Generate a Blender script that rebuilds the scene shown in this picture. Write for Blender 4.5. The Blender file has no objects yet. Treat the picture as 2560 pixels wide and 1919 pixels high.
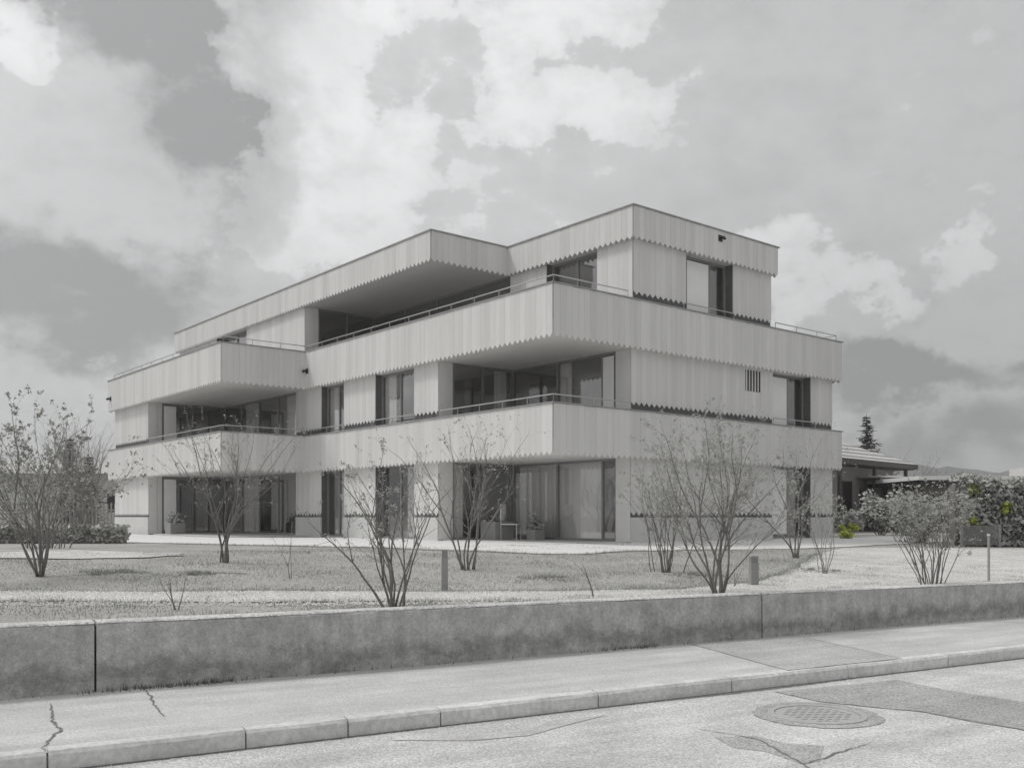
import bpy, math, random
from mathutils import Vector, Matrix
R = math.radians
scene = bpy.context.scene
COL = scene.collection

# ------------------------------------------------------------------ camera
EYE = 1.6
cam_data = bpy.data.cameras.new("camera")
cam_data.sensor_width = 36.0
cam_data.lens = 36.0 * 2390.0 / 2560.0
cam_data.shift_y = (1290.0 - 959.5) / 2560.0
cam_data.clip_start = 0.1
cam_data.clip_end = 5000.0
cam = bpy.data.objects.new("camera", cam_data)
cam.location = (0, 0, EYE)
cam.rotation_euler = (R(90), 0, 0)
COL.objects.link(cam)
scene.camera = cam

# ------------------------------------------------------------------ exposure
scene.view_settings.view_transform = 'Standard'
scene.view_settings.look = 'None'
scene.view_settings.exposure = 0.43
scene.view_settings.gamma = 1.0
scene.view_settings.use_curve_mapping = False

# ------------------------------------------------------------------ sun
SUN_EL, SUN_AZ = 56.0, -84.0          # azimuth from +Y, clockwise positive (to the left)
sd = bpy.data.lights.new("sun", 'SUN')
sd.energy = 1.15
sd.angle = R(10)
sd.color = (1.0, 0.985, 0.96)
sun = bpy.data.objects.new("sun", sd)
to_sun = Vector((math.sin(R(SUN_AZ)) * math.cos(R(SUN_EL)),
                 math.cos(R(SUN_AZ)) * math.cos(R(SUN_EL)), math.sin(R(SUN_EL))))
sun.rotation_euler = to_sun.to_track_quat('Z', 'Y').to_euler()
sun.location = to_sun * 60
COL.objects.link(sun)

# ------------------------------------------------------------------ world sky with clouds
world = bpy.data.worlds.new("World")
scene.world = world
world.use_nodes = True
nt = world.node_tree
nt.nodes.clear()


def N(t, **kw):
    n = nt.nodes.new(t)
    for k, v in kw.items():
        setattr(n, k, v)
    return n


def L(a, b):
    nt.links.new(a, b)


def wmath(op, a, b=None, c=None):
    n = N('ShaderNodeMath', operation=op)
    for i, x in enumerate((a, b, c)):
        if x is None:
            continue
        if isinstance(x, (int, float)):
            n.inputs[i].default_value = x
        else:
            L(x, n.inputs[i])
    return n.outputs[0]


sky = N('ShaderNodeTexSky', sky_type='NISHITA')
sky.sun_disc = False
sky.sun_elevation = R(SUN_EL)
sky.sun_rotation = R(SUN_AZ)
sky.air_density = 1.0
sky.dust_density = 3.0
hs = N('ShaderNodeHueSaturation')
hs.inputs['Saturation'].default_value = 0.12
hs.inputs['Value'].default_value = 0.80
L(sky.outputs[0], hs.inputs['Color'])
tc = N('ShaderNodeTexCoord')
dirv = tc.outputs['Generated']
warp = N('ShaderNodeTexNoise')
warp.inputs['Scale'].default_value = 5.0
warp.inputs['Detail'].default_value = 6.0
warp.inputs['Roughness'].default_value = 0.62
L(dirv, warp.inputs['Vector'])
wsub = N('ShaderNodeVectorMath', operation='SUBTRACT')
L(warp.outputs['Color'], wsub.inputs[0])
wsub.inputs[1].default_value = (0.5, 0.5, 0.5)
wsc = N('ShaderNodeVectorMath', operation='SCALE')
wsc.inputs['Scale'].default_value = 0.22
L(wsub.outputs[0], wsc.inputs[0])
wadd = N('ShaderNodeVectorMath', operation='ADD')
L(dirv, wadd.inputs[0])
L(wsc.outputs[0], wadd.inputs[1])
wdir = wadd.outputs[0]
# cloud masses: azimuth and elevation in degrees, half widths in degrees, brightness above or below the mean
BRIGHT = [(-13.0, 23.5, 3.2, 5.6, 1.1), (-12.0, 17.2, 6.0, 3.0, 1.1), (-6.6, 19.8, 2.6, 4.2, 1.05), (-9.0, 27.6, 3.0, 1.3, .8), (5.0, 28.0, 8.5, 2.2, 1.1),
          (1.5, 24.6, 2.2, 2.8, 1.0), (4.6, 22.9, 6.4, 1.4, 1.0), (15.0, 12.4, 3.4, 2.6, 1.0), (20.0, 12.0, 3.4, 1.5, .85), (-26.4, 22.4, 1.4, 2.6, .75), (-23.0, 18.4, 3.0, 1.0, .6), (25.6, 14.2, 2.6, 1.2, .65)]
DARK = [(-19.5, 26.2, 6.4, 3.8, 1.1), (-18.2, 21.6, 3.6, 4.6, 1.05), (-15.6, 17.6, 2.4, 3.0, .9), (-24.5, 11.6, 9.0, 3.0, 1.1), (25.0, 4.8, 4.4, 2.3, 1.0), (23.0, 8.4, 7.0, 1.0, .9)]


def masses(lst):
    total = None
    for az, el, ra, re, amp in lst:
        d = Vector((math.sin(R(az)) * math.cos(R(el)), math.cos(R(az)) * math.cos(R(el)), math.sin(R(el))))
        s = N('ShaderNodeVectorMath', operation='SUBTRACT')
        L(wdir, s.inputs[0])
        s.inputs[1].default_value = d
        m = N('ShaderNodeVectorMath', operation='MULTIPLY')
        L(s.outputs[0], m.inputs[0])
        m.inputs[1].default_value = (1 / R(ra), 1 / R(max(ra, re)), 1 / R(re))
        ln = N('ShaderNodeVectorMath', operation='LENGTH')
        L(m.outputs[0], ln.inputs[0])
        mr = N('ShaderNodeMapRange', interpolation_type='SMOOTHSTEP')
        mr.inputs['From Min'].default_value = 0.3
        mr.inputs['From Max'].default_value = 1.6
        mr.inputs['To Min'].default_value = amp
        mr.inputs['To Max'].default_value = 0.0
        L(ln.outputs['Value'], mr.inputs['Value'])
        total = mr.outputs[0] if total is None else wmath('MAXIMUM', total, mr.outputs[0])
    return total


def wnoise(scale, detail, rough, zs, off):
    mp = N('ShaderNodeMapping')
    mp.inputs['Scale'].default_value = (1.0, 1.0, zs)
    mp.inputs['Location'].default_value = (off, off * .7, off * 1.3)
    L(dirv, mp.inputs['Vector'])
    n = N('ShaderNodeTexNoise')
    n.inputs['Scale'].default_value = scale
    n.inputs['Detail'].default_value = detail
    n.inputs['Roughness'].default_value = rough
    L(mp.outputs[0], n.inputs['Vector'])
    return wmath('SUBTRACT', n.outputs['Fac'], 0.5)


def wstep(x, a, b):
    mr = N('ShaderNodeMapRange', interpolation_type='SMOOTHSTEP')
    mr.inputs['From Min'].default_value = a
    mr.inputs['From Max'].default_value = b
    L(x, mr.inputs['Value'])
    return mr.outputs[0]


n_big = wnoise(2.2, 5, .55, 1.6, 3.1)
n_mid = wnoise(7.0, 7, .62, 1.7, 7.7)
n_fin = wnoise(22.0, 5, .62, 1.5, 1.9)
edge = wmath('MULTIPLY_ADD', n_mid, 2.8, wmath('MULTIPLY', n_fin, 1.3))
bright = wmath('ADD', wmath('MULTIPLY_ADD', n_big, 1.3, masses(BRIGHT)), edge)
crisp = wstep(bright, .40, .62)
puffy = wstep(bright, .20, 1.30)
dark = wstep(wmath('ADD', wmath('MULTIPLY_ADD', n_big, -1.0, masses(DARK)), wmath('MULTIPLY', edge, 1.0)), .05, 1.15)
total = wmath('MULTIPLY_ADD', crisp, .19, wmath('MULTIPLY_ADD', puffy, .22, 0.955))
total = wmath('SUBTRACT', total, wmath('MULTIPLY', dark, .50))
total = wmath('MULTIPLY_ADD', n_fin, .26, wmath('MULTIPLY_ADD', n_mid, .50, wmath('MULTIPLY_ADD', n_big, .25, total)))
total = wmath('MINIMUM', wmath('MAXIMUM', total, 0.50), 1.45)
# clouds scatter the sun forward, so the whole cloud sheet is brighter towards the sun
dt = N('ShaderNodeVectorMath', operation='DOT_PRODUCT')
L(dirv, dt.inputs[0])
dt.inputs[1].default_value = to_sun
glow = wmath('POWER', wmath('MAXIMUM', wmath('MULTIPLY_ADD', dt.outputs['Value'], 0.5, 0.5), 0.0), 3.0)
lvl = wmath('MULTIPLY', total, wmath('MULTIPLY_ADD', glow, 3.6, 3.72))
cc = N('ShaderNodeCombineColor')
L(wmath('MULTIPLY', lvl, 0.995), cc.inputs[0])
L(lvl, cc.inputs[1])
L(wmath('MULTIPLY', lvl, 1.005), cc.inputs[2])
mx = N('ShaderNodeMix', data_type='RGBA')
mx.inputs[0].default_value = 0.86
L(hs.outputs[0], mx.inputs[6])
L(cc.outputs[0], mx.inputs[7])
bg = N('ShaderNodeBackground')
bg.inputs['Strength'].default_value = 0.10
L(mx.outputs[2], bg.inputs['Color'])
wo = N('ShaderNodeOutputWorld')
L(bg.outputs[0], wo.inputs['Surface'])

# ------------------------------------------------------------------ materials
def new_mat(name):
    m = bpy.data.materials.new(name)
    m.use_nodes = True
    return m, m.node_tree, m.node_tree.nodes['Principled BSDF']


def surf(name, col, var=0.15, scale=4.0, rough=0.8, bump=0.0, bscale=40.0, stretch=(1, 1, 1), spec=0.3, obj_rand=0.0,
         blotch=0.0, blotch_scale=0.6, speck=0.0, sscale=90.0, wear=0.0):
    """colour with two octave groups of noise, optional bump and a shade that differs from piece to piece"""
    m, t, p = new_mat(name)
    ns, lk = t.nodes, t.links
    if not isinstance(col, tuple):
        col = (col, col, col)
    g = ns.new('ShaderNodeNewGeometry')
    mp = ns.new('ShaderNodeMapping')
    mp.inputs['Scale'].default_value = stretch
    lk.new(g.outputs['Position'], mp.inputs['Vector'])
    n1 = ns.new('ShaderNodeTexNoise')
    n1.inputs['Scale'].default_value = scale
    n1.inputs['Detail'].default_value = 8
    n1.inputs['Roughness'].default_value = 0.65
    lk.new(mp.outputs[0], n1.inputs['Vector'])
    a = ns.new('ShaderNodeMapRange')
    a.inputs['From Min'].default_value = 0.25
    a.inputs['From Max'].default_value = 0.75
    a.inputs['To Min'].default_value = 1 - var
    a.inputs['To Max'].default_value = 1 + var
    lk.new(n1.outputs['Fac'], a.inputs['Value'])
    val = a.outputs[0]
    if blotch:
        n2 = ns.new('ShaderNodeTexNoise')
        n2.inputs['Scale'].default_value = blotch_scale
        n2.inputs['Detail'].default_value = 4
        lk.new(mp.outputs[0], n2.inputs['Vector'])
        b = ns.new('ShaderNodeMapRange')
        b.inputs['From Min'].default_value = 0.3
        b.inputs['From Max'].default_value = 0.7
        b.inputs['To Min'].default_value = 1 - blotch
        b.inputs['To Max'].default_value = 1 + blotch
        lk.new(n2.outputs['Fac'], b.inputs['Value'])
        mm = ns.new('ShaderNodeMath'); mm.operation = 'MULTIPLY'
        lk.new(val, mm.inputs[0]); lk.new(b.outputs[0], mm.inputs[1])
        val = mm.outputs[0]
    if speck:
        vo = ns.new('ShaderNodeTexVoronoi'); vo.inputs['Scale'].default_value = sscale
        lk.new(mp.outputs[0], vo.inputs['Vector'])
        sc_ = ns.new('ShaderNodeSeparateColor'); lk.new(vo.outputs['Color'], sc_.inputs[0])
        b = ns.new('ShaderNodeMapRange')
        b.inputs['To Min'].default_value = 1 - speck
        b.inputs['To Max'].default_value = 1 + speck
        lk.new(sc_.outputs[0], b.inputs['Value'])
        mm = ns.new('ShaderNodeMath'); mm.operation = 'MULTIPLY'
        lk.new(val, mm.inputs[0]); lk.new(b.outputs[0], mm.inputs[1])
        val = mm.outputs[0]
    if wear:                                    # wear and stains drawn out along the street
        m2 = ns.new('ShaderNodeMapping'); m2.inputs['Rotation'].default_value = (0, 0, -math.atan2(.4841, .875))
        lk.new(g.outputs['Position'], m2.inputs['Vector'])
        m3 = ns.new('ShaderNodeMapping'); m3.inputs['Scale'].default_value = (.35, 2.2, 1)
        lk.new(m2.outputs[0], m3.inputs['Vector'])
        n5 = ns.new('ShaderNodeTexNoise'); n5.inputs['Scale'].default_value = 1.3; n5.inputs['Detail'].default_value = 7
        n5.inputs['Roughness'].default_value = .6
        lk.new(m3.outputs[0], n5.inputs['Vector'])
        b = ns.new('ShaderNodeMapRange')
        b.inputs['From Min'].default_value = .32; b.inputs['From Max'].default_value = .68
        b.inputs['To Min'].default_value = 1 - wear; b.inputs['To Max'].default_value = 1 + wear
        lk.new(n5.outputs['Fac'], b.inputs['Value'])
        mm = ns.new('ShaderNodeMath'); mm.operation = 'MULTIPLY'
        lk.new(val, mm.inputs[0]); lk.new(b.outputs[0], mm.inputs[1])
        val = mm.outputs[0]
    if obj_rand:
        oi = ns.new('ShaderNodeObjectInfo')
        at = ns.new('ShaderNodeAttribute'); at.attribute_name = 'tone'
        ad = ns.new('ShaderNodeMath'); ad.operation = 'ADD'
        lk.new(oi.outputs['Random'], ad.inputs[0]); lk.new(at.outputs['Fac'], ad.inputs[1])
        fr = ns.new('ShaderNodeMath'); fr.operation = 'FRACT'
        lk.new(ad.outputs[0], fr.inputs[0])
        c = ns.new('ShaderNodeMapRange')
        c.inputs['To Min'].default_value = 1 - obj_rand
        c.inputs['To Max'].default_value = 1 + obj_rand
        lk.new(fr.outputs[0], c.inputs['Value'])
        mm = ns.new('ShaderNodeMath'); mm.operation = 'MULTIPLY'
        lk.new(val, mm.inputs[0]); lk.new(c.outputs[0], mm.inputs[1])
        val = mm.outputs[0]
    vm = ns.new('ShaderNodeVectorMath'); vm.operation = 'SCALE'
    vm.inputs[0].default_value = col
    lk.new(val, vm.inputs['Scale'])
    lk.new(vm.outputs[0], p.inputs['Base Color'])
    p.inputs['Roughness'].default_value = rough
    p.inputs['Specular IOR Level'].default_value = spec
    if bump:
        n3 = ns.new('ShaderNodeTexNoise')
        n3.inputs['Scale'].default_value = bscale
        n3.inputs['Detail'].default_value = 5
        lk.new(mp.outputs[0], n3.inputs['Vector'])
        bp = ns.new('ShaderNodeBump')
        bp.inputs['Strength'].default_value = bump
        bp.inputs['Distance'].default_value = 0.01
        lk.new(n3.outputs['Fac'], bp.inputs['Height'])
        lk.new(bp.outputs[0], p.inputs['Normal'])
    return m


def concrete_stained(name):
    """old cast concrete: rain streaks from the top and a ragged damp band low down"""
    m, t, p = new_mat(name)
    ns, lk = t.nodes, t.links
    g = ns.new('ShaderNodeNewGeometry')

    def noise(scale, stretch, detail=7, rough=.62):
        mp = ns.new('ShaderNodeMapping'); mp.inputs['Scale'].default_value = stretch
        lk.new(g.outputs['Position'], mp.inputs['Vector'])
        n = ns.new('ShaderNodeTexNoise'); n.inputs['Scale'].default_value = scale
        n.inputs['Detail'].default_value = detail; n.inputs['Roughness'].default_value = rough
        lk.new(mp.outputs[0], n.inputs['Vector'])
        return n.outputs['Fac']

    def rng(x, a, b, c, d):
        n = ns.new('ShaderNodeMapRange')
        for k, v in zip(('From Min', 'From Max', 'To Min', 'To Max'), (a, b, c, d)):
            n.inputs[k].default_value = v
        lk.new(x, n.inputs['Value'])
        return n.outputs[0]

    def mul(a, b, op='MULTIPLY'):
        n = ns.new('ShaderNodeMath'); n.operation = op
        for i, x in enumerate((a, b)):
            if isinstance(x, (int, float)):
                n.inputs[i].default_value = x
            else:
                lk.new(x, n.inputs[i])
        return n.outputs[0]
    mott = rng(noise(5, (1, 1, 1)), .3, .7, .80, 1.2)
    grain = mul(rng(noise(75, (1, 1, 1), 4), .3, .7, .80, 1.2), rng(noise(22, (1, 1, 1), 6, .75), .3, .7, .80, 1.2))
    streak = rng(noise(9, (1, 1, .10)), .42, .70, 1.06, .86)
    sep = ns.new('ShaderNodeSeparateXYZ'); lk.new(g.outputs['Position'], sep.inputs[0])
    wob = mul(mul(noise(2.2, (1, 1, 1.0), 10, .74), .5, 'SUBTRACT'), .85)
    zz = mul(sep.outputs['Z'], wob, 'ADD')
    d = ns.new('ShaderNodeMath'); d.operation = 'ABSOLUTE'
    lk.new(mul(zz, .265, 'SUBTRACT'), d.inputs[0])
    damp = rng(d.outputs[0], .02, .14, .66, 1.0)
    v = mul(mul(mul(mott, grain), streak), damp)
    vm = ns.new('ShaderNodeVectorMath'); vm.operation = 'SCALE'
    vm.inputs[0].default_value = (.45, .45, .44)
    lk.new(v, vm.inputs['Scale'])
    lk.new(vm.outputs[0], p.inputs['Base Color'])
    p.inputs['Roughness'].default_value = .9
    p.inputs['Specular IOR Level'].default_value = .2
    bp = ns.new('ShaderNodeBump'); bp.inputs['Strength'].default_value = .8; bp.inputs['Distance'].default_value = .015
    lk.new(noise(30, (1, 1, 1), 8, .7), bp.inputs['Height']); lk.new(bp.outputs[0], p.inputs['Normal'])
    return m


def glass_mat(name, tint=0.96):
    m = bpy.data.materials.new(name); m.use_nodes = True
    t = m.node_tree; t.nodes.clear()
    lw = t.nodes.new('ShaderNodeLayerWeight'); lw.inputs['Blend'].default_value = .5
    pw = t.nodes.new('ShaderNodeMath'); pw.operation = 'POWER'; pw.inputs[1].default_value = 3.5
    t.links.new(lw.outputs['Facing'], pw.inputs[0])
    fr = t.nodes.new('ShaderNodeMath'); fr.operation = 'MULTIPLY_ADD'; fr.inputs[1].default_value = .84; fr.inputs[2].default_value = .16
    t.links.new(pw.outputs[0], fr.inputs[0])
    tr = t.nodes.new('ShaderNodeBsdfTransparent'); tr.inputs['Color'].default_value = (tint, tint, tint, 1)
    gl = t.nodes.new('ShaderNodeBsdfGlossy'); gl.inputs['Roughness'].default_value = 0.01
    mxs = t.nodes.new('ShaderNodeMixShader')
    o = t.nodes.new('ShaderNodeOutputMaterial')
    t.links.new(fr.outputs[0], mxs.inputs[0]); t.links.new(tr.outputs[0], mxs.inputs[1]); t.links.new(gl.outputs[0], mxs.inputs[2])
    t.links.new(mxs.outputs[0], o.inputs[0])
    return m


def leaf_mat(name, col, var=.35, trans=.25):
    m = surf(name, col, var=var, scale=3.0, rough=.6, spec=.25, obj_rand=.15)
    return m


M = {
    'wood': surf('pale_wood', (.66, .655, .644), var=.045, scale=5.0, rough=.72, bump=.12, bscale=14, stretch=(6, 6, .5), obj_rand=.05, spec=.25, blotch=.06, blotch_scale=.35),
    'membrane': surf('dark_membrane', .13, var=.2, rough=.9),
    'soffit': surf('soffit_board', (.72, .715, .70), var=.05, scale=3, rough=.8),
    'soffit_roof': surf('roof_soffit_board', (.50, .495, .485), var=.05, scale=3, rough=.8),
    'plinth': surf('plinth_concrete', (.60, .60, .59), var=.07, scale=4, rough=.85, bump=.15, blotch=.06),
    'coping': surf('coping_metal', .30, var=.08, scale=6, rough=.45, spec=.5),
    'frame': surf('window_frame_metal', .24, var=.05, scale=6, rough=.45, spec=.5),
    'steel': surf('rail_steel', .46, var=.06, scale=6, rough=.4, spec=.6),
    'dark': surf('dark_metal', .035, var=.1, rough=.5),
    'interior': surf('interior_plaster', (.66, .655, .645), var=.05, rough=.9),
    'floor': surf('interior_floor', .26, var=.1, rough=.6),
    'curtain': surf('curtain_cloth', (.82, .815, .80), var=.08, scale=3, stretch=(18, 18, .3), rough=.9),
    'blind': surf('blind_cloth', (.86, .86, .85), var=.03, scale=3, rough=.9),
    'glass': glass_mat('window_glass'),
    'concrete_old': concrete_stained('old_wall_concrete'),
    'kerb': surf('kerb_stone', (.62, .62, .61), var=.24, scale=22, rough=.85, bump=.5, bscale=70, obj_rand=.10, blotch=.12, blotch_scale=3),
    'walk': surf('pavement_asphalt', (.56, .56, .555), var=.22, scale=60, rough=.9, bump=.7, bscale=160, blotch=.08, blotch_scale=2.2, speck=.15, sscale=95, wear=.13),
    'walk_patch': surf('pavement_patch', (.46, .46, .455), var=.22, scale=60, rough=.9, bump=.6, bscale=160, blotch=.10, blotch_scale=1.5, speck=.26, sscale=95, wear=.12),
    'road': surf('road_asphalt', (.585, .585, .58), var=.30, scale=55, rough=.9, bump=.8, bscale=150, blotch=.10, blotch_scale=2.0, speck=.24, sscale=75, wear=.17),
    'road_patch': surf('road_patch', (.40, .40, .398), var=.24, scale=55, rough=.9, bump=.7, bscale=150, blotch=.10, blotch_scale=2, speck=.36, sscale=80, wear=.12),
    'gutter': surf('gutter_silt', (.47, .47, .46), var=.3, scale=30, rough=.95, blotch=.15, blotch_scale=5),
    'tar': surf('tar', (.19, .19, .19), var=.3, scale=20, rough=.8, bump=.4, bscale=120),
    'iron': surf('cast_iron', (.42, .42, .415), var=.2, scale=20, rough=.7, bump=.4, bscale=90),
    'soil': surf('garden_soil', (.365, .36, .343), var=.20, scale=7.0, rough=.95, bump=.8, bscale=30, blotch=.13, blotch_scale=.8, speck=.12, sscale=45),
    'gravel': surf('path_gravel', (.58, .575, .56), var=.22, scale=40, rough=.9, bump=.9, bscale=90, blotch=.12, blotch_scale=1.5, speck=.35, sscale=55),
    'apron': surf('gravel_apron', (.70, .695, .685), var=.14, scale=30, rough=.9, bump=.6, bscale=70),
    'pebble': surf('pebble', (.60, .595, .58), var=.3, scale=9, rough=.85),
    'grass': surf('dry_grass', (.355, .36, .328), var=.22, scale=2, rough=.8),
    'bark': surf('shrub_bark', (.20, .193, .183), var=.3, scale=20, rough=.85),
    'bark_pale': surf('pale_bark', (.27, .262, .25), var=.25, scale=20, rough=.85),
    'young': surf('young_leaf', (.34, .345, .315), var=.35, scale=6, rough=.7),
    'twig': surf('fine_twig', (.27, .262, .25), var=.3, scale=20, rough=.85),
    'bud': surf('leaf_bud', (.15, .155, .13), var=.4, scale=6, rough=.7),
    'needle': surf('needle', (.10, .105, .095), var=.5, scale=3, rough=.8),
    'hedge': surf('hedge_leaf', (.38, .385, .36), var=.6, scale=4, rough=.65),
    'yellow': surf('yellow_green_leaf', (.40, .44, .09), var=.4, scale=6, rough=.65),
    'hill': surf('wooded_hill', (.12, .124, .122), var=.35, scale=.03, rough=1.0),
    'house': surf('house_render', (.36, .35, .335), var=.08, scale=2, rough=.9),
    'house_pale': surf('pale_render', (.62, .615, .60), var=.05, scale=2, rough=.9),
    'house_wood': surf('brown_timber', (.10, .094, .086), var=.25, scale=4, stretch=(4, 4, .5), rough=.8),
    'roof_sheet': surf('roof_sheet', (.50, .495, .48), var=.12, scale=3, rough=.8, obj_rand=.06),
    'bollard': surf('bollard_paint', (.30, .30, .295), var=.06, rough=.5),
    'mesh_grey': surf('fence_grey', (.27, .27, .265), var=.1, rough=.7),
    'white': surf('white_paint', (.78, .78, .77), var=.04, rough=.6),
}

# ------------------------------------------------------------------ mesh helpers
class MB:
    def __init__(self):
        self.v, self.f, self.t = [], [], []

    def box(self, x0, x1, y0, y1, z0, z1):
        i = len(self.v)
        self.v += [(x0, y0, z0), (x1, y0, z0), (x1, y1, z0), (x0, y1, z0), (x0, y0, z1), (x1, y0, z1), (x1, y1, z1), (x0, y1, z1)]
        self.f += [(i, i + 3, i + 2, i + 1), (i + 4, i + 5, i + 6, i + 7), (i, i + 1, i + 5, i + 4), (i + 1, i + 2, i + 6, i + 5),
                   (i + 2, i + 3, i + 7, i + 6), (i + 3, i, i + 4, i + 7)]
        return self

    def prism(self, poly, z0, z1):
        i, n = len(self.v), len(poly)
        self.v += [(x, y, z0) for x, y in poly] + [(x, y, z1) for x, y in poly]
        self.f.append(tuple(i + k for k in reversed(range(n))))
        self.f.append(tuple(i + n + k for k in range(n)))
        for k in range(n):
            j = (k + 1) % n
            self.f.append((i + k, i + j, i + n + j, i + n + k))
        return self

    def ring(self, outer, inner, z0, z1):
        i, n = len(self.v), len(outer)
        for z in (z0, z1):
            self.v += [(x, y, z) for x, y in outer] + [(x, y, z) for x, y in inner]
        for k in range(n):
            j = (k + 1) % n
            o0, o1, p0, p1 = i + k, i + j, i + n + k, i + n + j
            O0, O1, P0, P1 = o0 + 2 * n, o1 + 2 * n, p0 + 2 * n, p1 + 2 * n
            self.f += [(o0, o1, O1, O0), (p1, p0, P0, P1), (O0, O1, P1, P0), (o1, o0, p0, p1)]
        return self

    def tube(self, pts, rads, sides=5, cap=True):
        i0 = len(self.v)
        prev = None
        n = len(pts)
        for k, p in enumerate(pts):
            p = Vector(p)
            d = Vector(pts[min(k + 1, n - 1)]) - Vector(pts[max(k - 1, 0)])
            if d.length < 1e-9:
                d = Vector((0, 0, 1))
            d.normalize()
            if prev is None:
                a = d.orthogonal().normalized()
            else:
                a = prev - d * prev.dot(d)
                a = a.normalized() if a.length > 1e-6 else d.orthogonal().normalized()
            prev = a
            b = d.cross(a)
            for s in range(sides):
                an = 2 * math.pi * s / sides
                q = p + (a * math.cos(an) + b * math.sin(an)) * rads[k]
                self.v.append((q.x, q.y, q.z))
        for k in range(n - 1):
            for s in range(sides):
                s2 = (s + 1) % sides
                self.f.append((i0 + k * sides + s, i0 + k * sides + s2, i0 + (k + 1) * sides + s2, i0 + (k + 1) * sides + s))
        if cap:
            self.f.append(tuple(i0 + s for s in reversed(range(sides))))
            self.f.append(tuple(i0 + (n - 1) * sides + s for s in range(sides)))
        return self

    def quad(self, c, ax, ay):
        i = len(self.v)
        for sx, sy in ((-1, -1), (1, -1), (1, 1), (-1, 1)):
            q = c + ax * sx + ay * sy
            self.v.append((q.x, q.y, q.z))
        self.f.append((i, i + 1, i + 2, i + 3))

    def tri(self, a, b, c):
        i = len(self.v)
        self.v += [tuple(a), tuple(b), tuple(c)]
        self.f.append((i, i + 1, i + 2))

    def build(self, name, mat, parent=None, smooth=False, kind=None, bevel=0):
        me = bpy.data.meshes.new(name)
        me.from_pydata(self.v, [], self.f)
        if self.t:
            at = me.attributes.new('tone', 'FLOAT', 'POINT')
            at.data.foreach_set('value', self.t)
        if smooth:
            me.polygons.foreach_set('use_smooth', [True] * len(me.polygons))
        me.materials.append(M[mat])
        return link(name, me, parent, kind, bevel)


def link(name, me, parent=None, kind=None, bevel=0):
    o = bpy.data.objects.new(name, me)
    COL.objects.link(o)
    if parent is not None:
        o.parent = parent
    if kind:
        o['kind'] = kind
    if bevel:
        b = o.modifiers.new('bevel', 'BEVEL')
        b.width = bevel; b.segments = 2; b.limit_method = 'ANGLE'
    return o


def tag(o, label, cat, group=None):
    o['label'] = label
    o['category'] = cat
    if group:
        o['group'] = group
    return o


def thing(name, label, cat, loc=(0, 0, 0), rz=0.0, group=None):
    o = bpy.data.objects.new(name, None)
    o.empty_display_size = .2
    COL.objects.link(o)
    o.location = loc
    o.rotation_euler = (0, 0, rz)
    return tag(o, label, cat, group)


def structure(o, label=None):
    o['kind'] = 'structure'
    if label:
        o['label'] = label
    return o


# ------------------------------------------------------------------ street frame: s along the street, q towards the garden
W = Vector((.875, .4841, 0)).normalized()
NQ = Vector((-W.y, W.x, 0))
W0 = Vector((0, 9.92, 0))


def SQ(s, q, z=0.0):
    p = W0 + W * s + NQ * q
    return Vector((p.x, p.y, z))


def sm(t):
    t = min(max(t, 0.0), 1.0)
    return t * t * (3 - 2 * t)


def qz(q):
    return .60 + .30 * sm(q / 11.0)


def gz(x, y):
    return qz((Vector((x, y, 0)) - W0).dot(NQ))


def sheet(name, s_list, q_list, zf, mat, kind='structure', label=None):
    mb = MB()
    for q in q_list:
        for s in s_list:
            mb.v.append(tuple(SQ(s, q, zf(s, q))))
    n = len(s_list)
    for j in range(len(q_list) - 1):
        for i in range(n - 1):
            a = j * n + i
            mb.f.append((a, a + 1, a + n + 1, a + n))
    o = mb.build(name, mat, smooth=True)
    o['kind'] = kind
    if label:
        o['label'] = label
    return o


rng = random.Random(7)
far = [-1500, -700, -300, -120, -60]
s_grid = far + [i * 1.0 for i in range(-40, 41)] + [-x for x in reversed(far)]
sheet('road', s_grid, [-12.0, -8, -6, -4.5, -3.5, -2.8, -2.03], lambda s, q: 0.0, 'road')
sheet('pavement', s_grid, [-1.925, -1.2, -.6, .02], lambda s, q: .13 + .003 * math.sin(s * 1.3), 'walk')
sheet('opposite_ground', [-1500, -40, 40, 1500], [-1500, -300, -60, -12.0], lambda s, q: -.01 if q > -13 else .05, 'soil')


def garden_h(s, q):
    z = qz(q)
    if .5 < q < 14:
        z += .008 * math.sin(s * 1.7 + q * 2.3) * math.sin(q * 1.1 - s * .6)
    return z


qs = [.26] + [.5 + .5 * i for i in range(28)] + [16, 20, 26, 36, 60, 120, 300, 700, 1500]
garden = sheet('garden_ground', s_grid, qs, garden_h, 'soil')


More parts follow.
